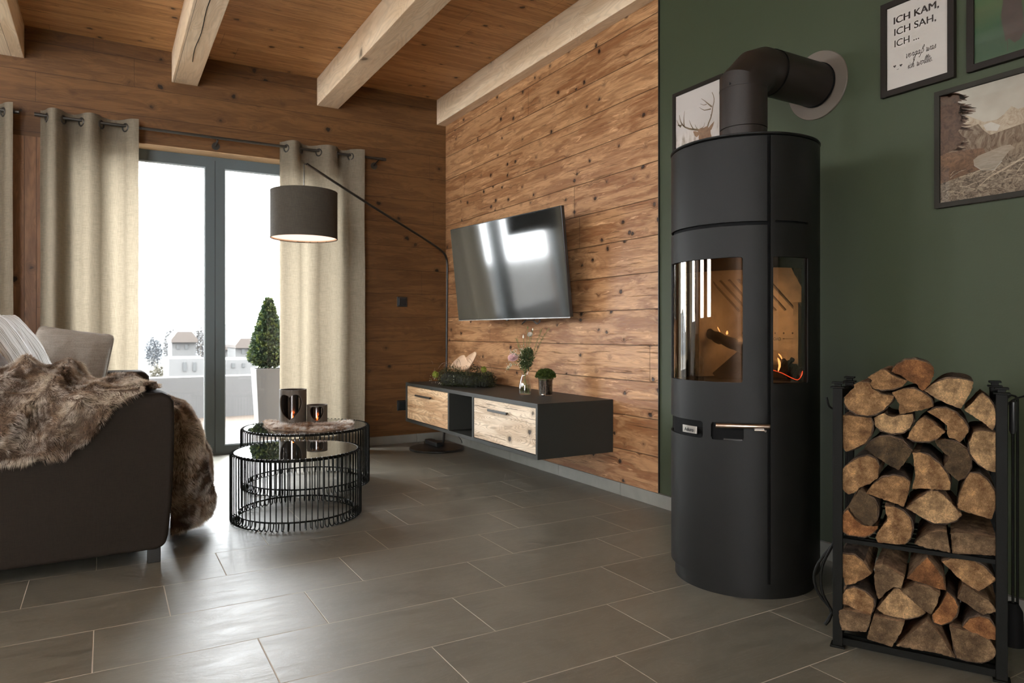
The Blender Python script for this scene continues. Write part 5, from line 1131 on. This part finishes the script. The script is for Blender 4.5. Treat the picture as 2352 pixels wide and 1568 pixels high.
M['stem'] = plain('green_stem', (.14, .19, .055), .6, var=.3, vscale=50)
M['pearl'] = plain('tiny_white_buds', (.72, .72, .60), .5)
# wreath arrangement on a glass plate
wc = onZ(1068, 884, CT+.02); wcx, wcy = 2.165, 4.36
wr = thing('moss_arrangement', (wcx, wcy, CT), 'dark green moss wreath with twigs and a heart bowl on the console', 'moss wreath')
MB().lathe([(0, 0), (.11, 0), (.150, .010), (.152, .013), (.11, .004), (0, .004)], (wcx-.02, wcy+.02, CT), 64).build('glass_plate', M['clear'], wr)
pts = []; nr = []; rg = np.random.default_rng(5)
def wreath_h(a): return .052+.022*math.sin(a*2+1.5)+.012*math.sin(5*a)
for k in range(9000):
    a = rg.random()*2*PI; b_ = rg.random()*2*PI; rr = wreath_h(a)*(.75+.35*rg.random()); R0 = .155*(1+.25*math.cos(2*(a-2.1)))
    c = np.array([wcx+.62*R0*math.cos(a), wcy+1.12*R0*math.sin(a), CT+.045+.01*math.sin(a*3)]); n_ = np.array([math.cos(a)*math.cos(b_), math.sin(a)*math.cos(b_), math.sin(b_)])
    p = c+n_*rr*np.array([1, 1, .95]); p[2] = max(p[2], CT+.006); pts.append(p); nr.append(n_)
leafcloud(MB(), pts, nr, .011, 1, .4, 1.0).build('moss', M['moss'], wr, smooth=False)['kind'] = 'stuff'
b = MB()
for k in range(40): a = 2*PI*k/40; R0 = .155*(1+.25*math.cos(2*(a-2.1))); b.ball((wcx+.62*R0*math.cos(a), wcy+1.12*R0*math.sin(a), CT+.044), (wreath_h(a)*.8,)*2+(.040,), 10, 7, .3)
b.build('moss_core', plain('moss_core_dark', (.012, .013, .006), .9), wr)
for (u, v, s_) in ((1000, 860, .020), (1111, 848, .014)):
    c = onX(u, v, 2.06 if u < 1050 else 2.12); b = MB(); P_ = []; N_ = []
    for k in range(420): n_ = rg.normal(0, 1, 3); n_ /= np.linalg.norm(n_); P_.append(c+n_*s_*np.array([1, 1, 1.1])); N_.append(n_)
    b.ball(tuple(c), (s_, s_, s_*1.1), 12, 8, .2); leafcloud(b, P_, N_, .006, k, .4, .4); b.build('lime_moss_ball', M['lime'], wr, smooth=False)
for k in range(30):
    p0 = onX(R_.uniform(990, 1110), R_.uniform(838, 862), R_.uniform(2.03, 2.16)); d = np.array([R_.uniform(-.2, .2), R_.uniform(-1, 1), R_.uniform(-.2, .6)])*.07
    MB().tube(smoothpath([p0, p0+d*.6+np.array([0, 0, .018]), p0+d*1.3+np.array([0, 0, R_.uniform(-.01, .015)])], 9), .0011, 5).build('twig', M['twig'], wr)
b = MB()
for k in range(60): p = onX(R_.uniform(985, 1045), R_.uniform(862, 886), R_.uniform(2.03, 2.07)); b.ball((p[0], p[1], max(p[2], CT+.004)), R_.uniform(.0016, .003), 6, 4)
b.build('white_buds', M['pearl'], wr)['kind'] = 'stuff'
# heart bowl: two almond halves meeting
hb_px = [(1035, 844), (1041, 832), (1049, 824), (1057, 817.5), (1063, 815.2), (1067, 815.5), (1070, 820.8), (1077, 815), (1084, 811), (1089, 808), (1092.5, 808.5), (1094, 813), (1091, 821), (1086, 830), (1080, 839), (1074, 845.5), (1065, 848), (1054, 847), (1044, 846)]
pl = np.array([2.125, 4.40, CT+.1]); hn = np.array([-.60, -.58, .50]); hn /= np.linalg.norm(hn)
hp = smoothpath([onPlane(u, v, pl, hn) for u, v in hb_px], 90, closed=True); hc = onPlane(1069, 832, pl, hn)
b = MB(); n = len(hp); rings = [(1.0, .0), (.97, -.001), (.93, .006), (.80, .018), (.55, .028), (.25, .032), (.01, .033)]
for s_, dp in rings: b.v += [tuple(hc+(p-hc)*s_-hn*dp) for p in hp]
for s_, dp in [(1.03, .002), (.85, .030), (.4, .044), (.01, .045)]: b.v += [tuple(hc+(p-hc)*s_-hn*dp) for p in hp]
for k in list(range(6))+[7, 8, 9]:
    for i in range(n): b.f.append((k*n+i, k*n+(i+1) % n, (k+1)*n+(i+1) % n, (k+1)*n+i)); b.mi.append(0)
for i in range(n): b.f.append((i, (i+1) % n, 7*n+(i+1) % n, 7*n+i)); b.mi.append(0)
ho = b.build('wooden_heart_bowl', M['bowlwood'], None, loc=tuple(hc), angle=1.2); tag(ho, 'pale wooden heart-shaped bowl standing upright in the moss wreath', 'bowl')
b = MB(); b.tube([hc+(onPlane(u, v, pl, hn)-hc)-hn*(.010 if 1 else 0) for u, v in [(1070, 822), (1075, 828), (1080, 832), (1083, 836)]], .0009, 5); b.tube([onPlane(u, v, pl, hn)-hn*.022 for u, v in [(1052, 838), (1058, 843), (1063, 847)]], .0008, 5)
b.build('crack', M['twig'], ho)
# bottle vase with flowers
vp = onZ(1205.5, 906, CT); vx, vy = vp[0], vp[1]; sc_ = np.linalg.norm(vp-EYEP)/F_PX   # metres per px (approx)
vz = thing('glass_vase', (vx, vy, CT), 'clear bottle-shaped glass vase with flower stems and water', 'vase')
MB().lathe([(0, .001), (.034, .001), (.0365, .004), (.0375, .03), (.036, .055), (.030, .085), (.0205, .112), (.0195, .122), (.0245, .135), (.0235, .135), (.0185, .122), (.0193, .112), (.0288, .085), (.0348, .055), (.0362, .03), (.0352, .006), (0, .005)], (vx, vy, CT), 48).build('bottle', M['clear'], vz)
MB().lathe([(0, .006), (.0345, .007), (.0355, .03), (.0342, .055), (.0335, .060), (0, .060)], (vx, vy, CT), 40).build('water', M['water'], vz)
def vpx(u, v, dx=0.): return onPlane(u, v, (vx+dx, vy, 0), (-FW[0], -FW[1], 0))
c3_ = lambda x, y: (1150+x/8.713, 740+y/8.713)
def blossom(name, c, r, col, label, stemto, layers=5, open_=1.):
    root = thing(name, tuple(c), label, 'flower'); b = MB(); rg = random.Random(hash(name) % 97)
    up = np.array([-.45, -.45, .6]); up /= np.linalg.norm(up); ux = np.cross(up, [0, 0, 1.]); ux /= np.linalg.norm(ux); uy = np.cross(up, ux)
    for L_ in range(layers):
        n = 5+L_*2; rr = r*(.25+.75*L_/(layers-1)); op = .25+open_*L_/(layers-1)*.9
        for k in range(n):
            a = 2*PI*k/n+L_*.7; d = math.cos(a)*ux+math.sin(a)*uy; s_ = np.cross(up, d)
            def P(u, v, d=d, s_=s_, rr=rr, op=op):
                w = (u-.5)*2*rr*.75*math.sin(PI*min(1, .15+v*.85))**.6; ang = v*1.25*op
                return c+d*(rr*math.sin(ang)*.95+.002)+up*(rr*1.1*v*math.cos(ang*.75)-rr*.5)+s_*w-d*abs(u-.5)*rr*.3
            b.grid(P, 4, 5)
    b.build('bloom', col, root, angle=2.5)
    MB().tube(smoothpath([c-up*r*.3, (c+stemto)/2+np.array([0, 0, .012]), stemto], 12), .0016, 6).build('stem', M['stem'], root)
    return root
neck = np.array([vx, vy, CT+.125]); base_ = lambda k: np.array([vx+.015*math.cos(k), vy+.015*math.sin(k), CT+.012])
M['pinkp'] = plain('petal_pink', (.74, .48, .47), .6, var=.12, vscale=60); M['whitep'] = plain('petal_cream', (.76, .70, .60), .6, var=.08, vscale=60)
pk = blossom('pink_ranunculus', vpx(*c3_(248, 700)), .034, M['pinkp'], 'full pink blossom hanging on the left side of the bouquet', neck, 6)
wh = blossom('white_lisianthus', vpx(*c3_(585, 245)), .0205, M['whitep'], 'cream white blossom at the top of the bouquet', neck, 4, .55)
for (a_, b_), nm in (((455, 290), 'pale closed flower bud left of the cream blossom'), ((640, 140), 'small green-white bud above the cream blossom'), ((540, 105), 'tiny dark bud at the very top of the bouquet')):
    c = vpx(*c3_(a_, b_)); root = thing('flower_bud', tuple(c), nm, 'flower bud'); s_ = .0062 if a_ == 455 else .0042
    MB().lathe([(0, -1.6), (.75, -1.2), (1, -.4), (.8, .7), (.35, 1.8), (0, 2.3)], (0, 0, 0), 14) and None
    bq = MB().lathe([(0, -1.6*s_), (.75*s_, -1.2*s_), (s_, -.4*s_), (.8*s_, .7*s_), (.35*s_, 1.8*s_), (0, 2.3*s_)], tuple(c), 14); bq.build('bud', M['whitep'] if a_ != 540 else M['stem'], root)
    MB().tube(smoothpath([c-np.array([0, 0, s_*1.4]), (c+neck)/2+np.array([0, 0, -.0]), neck], 12), .0013, 6).build('stem', M['stem'], root)
for k in range(6):
    a = k*1.05; MB().tube(smoothpath([neck+np.array([.006*math.cos(a), .006*math.sin(a), 0]), np.array([vx-.01*math.cos(a), vy-.01*math.sin(a), CT+.06]), np.array([vx-.024*math.cos(a), vy-.024*math.sin(a), CT+.010])], 10), .0016, 6).build('stem_in_water', M['stem'], vz)
M['leaf1'] = leafmat('bouquet_leaf_green', (.022, .034, .012), (.06, .085, .028), (.13, .16, .06), 80)
fol = thing('bouquet_greenery', tuple(vpx(*c3_(500, 720))), 'dense dark green leaves filling the middle of the bouquet', 'greenery'); rg = np.random.default_rng(8)
P_ = []; N_ = []
for k in range(1300):
    q = rg.normal(0, 1, 3)*np.array([1.5, 1.5, 1.]); q /= np.linalg.norm(q)*(.55+.9*abs(nz(k*.013, 3., 1.))+.2); t_ = rg.random(); c = vpx(500+20*t_, 920-330*t_) if 0 else vpx(*c3_(500+45*t_, 920-370*t_)); w = .012+.022*math.sin(PI*min(1, t_*.9+.1))
    P_.append(c+q*w*rg.random()**.4); N_.append(q+np.array([0, 0, .6]))
leafcloud(MB(), P_, N_, .014, 4, .45, .6).build('leaves', M['leaf1'], fol, smooth=False)
def sprig(pxs, label, nb, size, mat, spread=.008, seedk=1):
    c0 = vpx(*c3_(*pxs[0])); root = thing('flower_sprig', tuple(c0), label, 'sprig'); path = smoothpath([vpx(*c3_(*p)) for p in pxs], 24)
    MB().tube(path, .0009, 5).build('stem', M['stem'], root); b = MB(); rg = random.Random(seedk); st2 = MB()
    for k in range(nb):
        p = path[int(len(path)*(.25+.75*rg.random()))-1]; q = p+np.array([rg.gauss(0, spread), rg.gauss(0, spread), rg.gauss(0, spread)+.003]); st2.tube([p, q], .0004, 4); b.ball(tuple(q), size*rg.uniform(.7, 1.3), 6, 4)
    b.build('tiny_blossoms', mat, root)['kind'] = 'stuff'; st2.build('side_stems', M['stem'], root)
sprig([(480, 900), (400, 760), (300, 640), (220, 590)], 'sprig of tiny white blossoms above the pink blossom', 60, .0022, M['pearl'], .012, 1)
sprig([(480, 900), (420, 700), (440, 600), (400, 540)], 'sprig of tiny white blossoms in the bouquet centre', 60, .0022, M['pearl'], .012, 2)
sprig([(450, 930), (330, 850), (200, 850), (150, 960)], 'drooping sprig of tiny white buds at lower left of the bouquet', 46, .0022, M['pearl'], .010, 3)
sprig([(560, 880), (640, 640), (740, 360), (830, 130)], 'left of two tall seed grass stalks leaning right', 120, .0012, plain('seed_brown', (.20, .15, .06), .8), .0045, 4)
sprig([(560, 880), (690, 640), (820, 350), (970, 120)], 'rightmost tall seed grass stalk leaning right', 120, .0012, plain('seed_brown_b', (.24, .15, .07), .8), .0045, 5)
sprig([(500, 880), (440, 640), (360, 480), (320, 330)], 'fine seed grass stalk leaning left behind the blossoms', 90, .0012, M['stem'], .006, 6)
# jar with moss
jp = onZ(1253.5, 908, CT); jx, jy = jp[0], jp[1]
jr = thing('moss_jar', (jx, jy, CT), 'glass jar holding a dark green moss cushion, right of the vase', 'jar')
MB().lathe([(0, .001), (.038, .001), (.041, .004), (.0455, .10), (.0475, .103), (.0475, .109), (.0455, .111), (.0435, .109), (.0435, .10), (.039, .006), (0, .005)], (jx, jy, CT), 48).build('glass_pot', M['clear'], jr)
so = leafmat('dark_soil', (.012, .009, .006), (.045, .032, .02), (.13, .10, .07), 120); so_b = MB().lathe([(0, .007), (.034, .007), (.036, .01), (.040, .095), (.040, .106), (0, .106)], (jx, jy, CT), 40).build('soil', so, jr)
P_ = []; N_ = []; rg = np.random.default_rng(3)
for k in range(3600):
    a = rg.random()*2*PI; e = math.acos(rg.random()); n_ = np.array([math.cos(a)*math.sin(e), math.sin(a)*math.sin(e), math.cos(e)]); rr = .054*(1+.10*nz(*(n_*2.2+4))); P_.append(np.array([jx, jy, CT+.108])+n_*rr*np.array([1, 1, .80])*(.88+.12*rg.random())); N_.append(n_)
bq = MB(); bq.ball((jx, jy, CT+.112), (.048, .048, .040), 18, 12, .1); leafcloud(bq, P_, N_, .0095, 2, .5, .55).build('moss', M['moss2'], jr, smooth=False)['kind'] = 'stuff'
tw = MB(); tw.tube([(jx+.0455*math.cos(a), jy+.0455*math.sin(a), CT+.097+.001*math.sin(9*a)) for a in np.linspace(0, 2*PI, 40)[:-1]], .0012, 6, closed=True)
q = np.array([jx, jy, CT])-np.array([FW[0], FW[1], 0])*.046; tw.tube(smoothpath([q+np.array([0, .012, .095]), q+np.array([-.008, .014, .055]), q+np.array([-.012, .020, .004])], 10), .0011, 5); tw.tube(smoothpath([q+np.array([0, .008, .095]), q+np.array([-.006, -.002, .055]), q+np.array([-.010, -.006, .004])], 10), .0011, 5)
tw.build('twine', M['twig'], jr)
b = MB(); b.ball(tuple(q+np.array([-.012, .012, .008])), (.011, .011, .008), 14, 9); b.build('silver_charm', M['chrome'], jr)
# cables under the console
b = MB(); F3 = lambda L, x: [onX(u, v, x) for u, v in L]
b.tube(smoothpath(F3([(952, 975), (950, 990), (956, 1002), (948, 1012), (955, 1017), (972, 1018)], 2.22), 24), .0028, 6); b.tube(smoothpath(F3([(978, 985), (974, 1000), (968, 1008), (978, 1016), (990, 1012), (998, 1008)], 2.24), 24), .0028, 6)
b.tube(smoothpath(F3([(1053, 1002), (1059, 1010), (1061, 1017)], 2.26), 10), .0022, 6)
tag(b.build('power_cables', M['plastic'], None, loc=(2.2, 4.8, .02)), 'tangled black cables hanging on the floor under the console', 'cable')
b = MB(); b.box(2.13, 2.19, 4.80, 5.02, .021, .055); tag(b.build('power_strip', M['plastic'], None, smooth=False, bevel=.006, loc=(2.16, 4.9, .021)), 'black power strip on the lamp base under the console', 'power strip')
# ================================================================== OUTSIDE
dk = wood('wood_terrace_deck', 'x', 'y', .14, 0., (.060, .045, .034), (.09, .072, .056), blotch=.4, knots=.2, streak=.3, seam=.006, seed=40.)
struct(MB().box(-6, 6, YB, 8.0, -.08, -.02).build('terrace_floor', dk, smooth=False), 'pale wooden terrace boards outside the door')
struct(MB().box(-4, 6, YW-.001, YB+.0, -.06, -.001).build('trim_9', M['skirt'], smooth=False), 'door threshold') 
struct(MB().box(-8, 8, 8.0, 8.25, -.3, .41).build('terrace_parapet', plain('parapet_white', (.072, .071, .070), .8, var=.05), smooth=False), 'low white terrace parapet')
struct(MB().box(-120, 160, 8.3, 260, -4.4, -4.2).build('ground', plain('ground_pale', (.040, .036, .029), .9, var=.3, vscale=.12), smooth=False), 'pale ground beyond the terrace')
px_, py_ = float(onY(617, 846, 6.35)[0]), 6.35
tp = thing('topiary_planter', (px_, py_, -.02), 'tall white planter with a clipped conical shrub on the terrace', 'potted shrub')
w0, w1 = .095, .128; z0, z1 = -.02, .566
b = MB(); vs = [(px_+sx*w, py_+sy*w, z) for w, z in ((w0, z0), (w1, z1), (w1-.015, z1), (w1-.015, z1-.04)) for sx, sy in ((-1, -1), (1, -1), (1, 1), (-1, 1))]
b.add(vs, [(3, 2, 1, 0)]+[(k*4+i, k*4+(i+1) % 4, (k+1)*4+(i+1) % 4, (k+1)*4+i) for k in range(3) for i in range(4)]+[(12, 13, 14, 15)]); b.build('planter', plain('planter_white', (.15, .147, .14), .5), tp, smooth=False, bevel=.004)
P_ = []; N_ = []; rg = np.random.default_rng(12)
def cone_r(t_): return .004+.172*(1-t_)**.80 if t_ > .12 else .165*(t_/.12)**.5*.92+.02
core = MB()
for k in range(5200):
    t_ = rg.random()**1.25; a = rg.random()*2*PI; rr = cone_r(t_)*(.80+.25*rg.random()); P_.append((px_+rr*math.cos(a), py_+rr*math.sin(a), .59+.575*t_+R_.uniform(-.02, .012))); N_.append(np.array([math.cos(a), math.sin(a), .5]))
core.lathe([(0, 0)]+[(cone_r(t_)*.82, .575*t_) for t_ in np.linspace(.01, .97, 20)]+[(0, .57)], (px_, py_, .59), 24)
core.build('foliage_core', plain('shrub_core', (.008, .012, .008), .9), tp)
leafcloud(MB(), P_, N_, .030, 6, .6, .7).build('foliage', leafmat('shrub_leaves', (.010, .022, .014), (.030, .050, .022), (.13, .15, .030), 20), tp, smooth=False)
MB().tube([(px_, py_, z1-.06), (px_, py_, z1+.06)], .012, 8).build('stem', M['twig'], tp)
# far houses and trees
M['hw'] = plain('far_house_white', (.046, .045, .044), .8); M['hr'] = plain('far_roof_tan', (.032, .024, .019), .8); M['hwin'] = plain('far_window_dark', (.008, .009, .009), .4); M['hr2'] = plain('far_roof_red', (.42, .17, .11), .8)
def house(u0, u1, vt, vb, Yd, label, roof=.0, wins=(), roofmat=None, depth=8.):
    p0, p1 = onY(u0, vt, Yd), onY(u1, vb, Yd); x0, x1, z1, z0 = p0[0], p1[0], p0[2], p1[2]
    r = thing('house', ((x0+x1)/2, Yd, z0), label, 'house')
    depth = 4.5; MB().box(x0, x1, Yd, Yd+depth, -4.2, z1).build('walls', M['hw'], r, smooth=False)
    if roof:
        e = (x1-x0)*.05; b = MB(); b.prism([(x0-e, z1), (x1+e, z1), (x1+e, z1+.25), ((x0+x1)/2+(x1-x0)*.3, z1+roof), ((x0+x1)/2-(x1-x0)*.3, z1+roof), (x0-e, z1+.25)], (0, 0, 0), (1, 0, 0), (0, 0, 1), (0, 1, 0), Yd-.6, Yd+depth+.5); b.build('roof', roofmat or M['hr'], r, smooth=False)
    for a, b_, c, d in wins:
        q0, q1 = onY(a, c, Yd), onY(b_, d, Yd); MB().box(q0[0], q1[0], Yd-.08, Yd+.02, q1[2], q0[2]).build('window', M['hwin'], r, smooth=False)
house(519, 583, 826, 872, 46., 'plain white far house with two dark windows, seen through the right pane', 0, [(532, 539, 834, 844), (556, 562, 834, 843)])
house(541, 588, 799, 822, 62., 'tan-roofed far house behind the plain white one', .8, [(555, 562, 801, 812)])
house(505, 536, 803, 822, 76., 'small far house with a flat tan roof left in the right pane', .5, [(529, 534, 804, 812)])
house(388, 475, 824, 870, 44., 'white arcaded far house seen through the left pane', 0, [(420, 428, 832, 852), (443, 450, 832, 852)])
house(395, 450, 786, 815, 66., 'upper pale far house with an overhanging roof in the left pane', .9, [(405, 412, 792, 802), (425, 431, 792, 802)])
house(405, 440, 776, 790, 90., 'round-topped pale far house higher on the slope', .6)
hz_ = [('far_bush', 340, 385, 838, 60., 11, 'round ochre bush left of the arcaded house'), ('far_tree', 375, 406, 757, 104., 9, 'bare grey tree on the slope above the houses'), ('far_tree', 443, 478, 752, 108., 9, 'tall bare tree beside the door frame'), ('far_tree', 335, 372, 772, 110., 8, 'bluish bare tree at the left curtain edge'), ('far_tree', 528, 560, 790, 80., 6, 'small pale tree behind the tan-roofed house')]
for i_, (nm, u0, u1, vt, Yd, n_, lb) in enumerate(hz_):
    p0, p1 = onY(u0, vt, Yd), onY(u1, vt+50, Yd); w = (p1[0]-p0[0])/2; h_ = (p0[2]-p1[2])*.75; c = ((p0[0]+p1[0])/2, Yd, p0[2]-h_)
    P_ = []; N_ = []; rg = np.random.default_rng(20+i_)
    for k in range(1500):
        q = rg.normal(0, 1, 3); q /= np.linalg.norm(q); rr = rg.random()**.33*(1+.35*nz(*(q*2+i_))); P_.append(np.array(c)+q*np.array([w, w*.8, h_])*rr); N_.append(q)
    r = thing(nm, (c[0], Yd, -4.2), lb, 'bush' if 'bush' in nm else 'tree')
    colr = [(.030, .026, .015), (.022, .020, .0185), (.024, .021, .0185), (.021, .024, .028), (.030, .031, .026)][i_]
    leafcloud(MB(), P_, N_, w*.24, i_, .5, 1.).build('crown', plain('far_foliage', colr, .9), r, smooth=False)
    MB().tube([(c[0], Yd, -4.2), (c[0], Yd, c[2])], w*.06, 6).build('trunk', plain('far_trunk', (.26, .23, .20), .9), r)
b = MB()
b.grid(lambda u, v: (-80+u*190, 150+v*60, -4.3+(v**.8)*(8.6+3.5*math.sin(u*5+.6)+3*nz(u*7, v*2, 3.))), 60, 12); struct(b.build('far_hills', plain('far_hill_pale', (.034, .037, .040), .95, var=.12, vscale=.08)), 'pale hills on the horizon')
# ================================================================== LIGHT
W = bpy.data.worlds.new('world'); sc.world = W; W.use_nodes = True; wt = W.node_tree; wt.nodes.clear()
bg_ = wt.nodes.new('ShaderNodeBackground'); wo = wt.nodes.new('ShaderNodeOutputWorld'); wt.links.new(bg_.outputs[0], wo.inputs[0])
bg_.inputs[0].default_value = (.95, .975, 1.0, 1); bg_.inputs[1].default_value = 17.0
def area(name, loc, rot, sx, sy, power, col=(1, 1, 1), portal=False, spread=None):
    l = bpy.data.lights.new(name, 'AREA'); l.shape = 'RECTANGLE'; l.size = sx; l.size_y = sy; l.energy = power; l.color = col
    if spread: l.spread = spread
    if portal: l.cycles.is_portal = True
    o_ = bpy.data.objects.new(name, l); COL.objects.link(o_); o_.location = loc; o_.rotation_euler = rot; return o_
for x0, x1 in (O1, O2): area('door_portal', ((x0+x1)/2, YB+.02, ZO/2), (math.radians(-90), 0, 0), x1-x0, ZO, 1, portal=True)
# daylight in two side windows; first lamp is added fill at the high opening
for (y0, y1), (q0, q1), pw in zip(wl, wz, (7, 9, 11)): area('side_daylight_and_fill', (XL-.05, (y0+y1)/2, (q0+q1)/2), (0, math.radians(-90), 0), q1-q0-.02, y1-y0-.02, pw, (.95, .97, 1.0))
area('near_wall_fill_light', ((wn[0]+wn[1])/2, YN-.05, 1.15), (math.radians(90), 0, 0), wn[1]-wn[0]-.02, 2.28, 5, (1., .93, .84))  # added fill lamp; the opening behind the viewer is made up for it
def point(name, loc, power, col, r): l = bpy.data.lights.new(name, 'POINT'); l.energy = power; l.color = col; l.shadow_soft_size = r; o_ = bpy.data.objects.new(name, l); COL.objects.link(o_); o_.location = loc; return o_
point('stove_fire_light', (SX-.03, SY-.04, .84), 1.5, (1., .70, .47), .03)
point('lantern_light', (l1[0], l1[1], HT+.06), .12, (1., .45, .15), .01); point('lantern_light', (l2[0], l2[1], HT+.05), .12, (1., .45, .15), .01)
# ================================================================== CAMERA
cam = bpy.data.cameras.new('camera'); co = bpy.data.objects.new('camera', cam); COL.objects.link(co)
cam.sensor_width = 36; cam.sensor_fit = 'HORIZONTAL'; cam.lens = 36*F_PX/2352; cam.shift_x = 0; cam.shift_y = (VH-784)/2352
co.location = (0, 0, EYE); co.rotation_euler = (math.radians(90), 0, -YAW); cam.clip_end = 600; cam.clip_start = .05
cam.dof.use_dof = True; cam.dof.focus_distance = 2.5; cam.dof.aperture_fstop = 7.0
sc.camera = co
vs_ = sc.view_settings; vs_.view_transform = 'Standard'; vs_.look = 'None'; vs_.exposure = 0.5; vs_.gamma = 1.0; vs_.use_curve_mapping = False
for o_ in bpy.data.objects:
    if '_w' in o_.keys(): del o_['_w']
sc.cycles.use_adaptive_sampling = True; sc.cycles.adaptive_threshold = .09; sc.cycles.adaptive_min_samples = 20; sc.cycles.max_bounces = 7; sc.cycles.diffuse_bounces = 4; sc.cycles.glossy_bounces = 4; sc.cycles.transmission_bounces = 4; sc.cycles.transparent_max_bounces = 12
sc.cycles.use_denoising = True; sc.cycles.sample_clamp_indirect = 6.
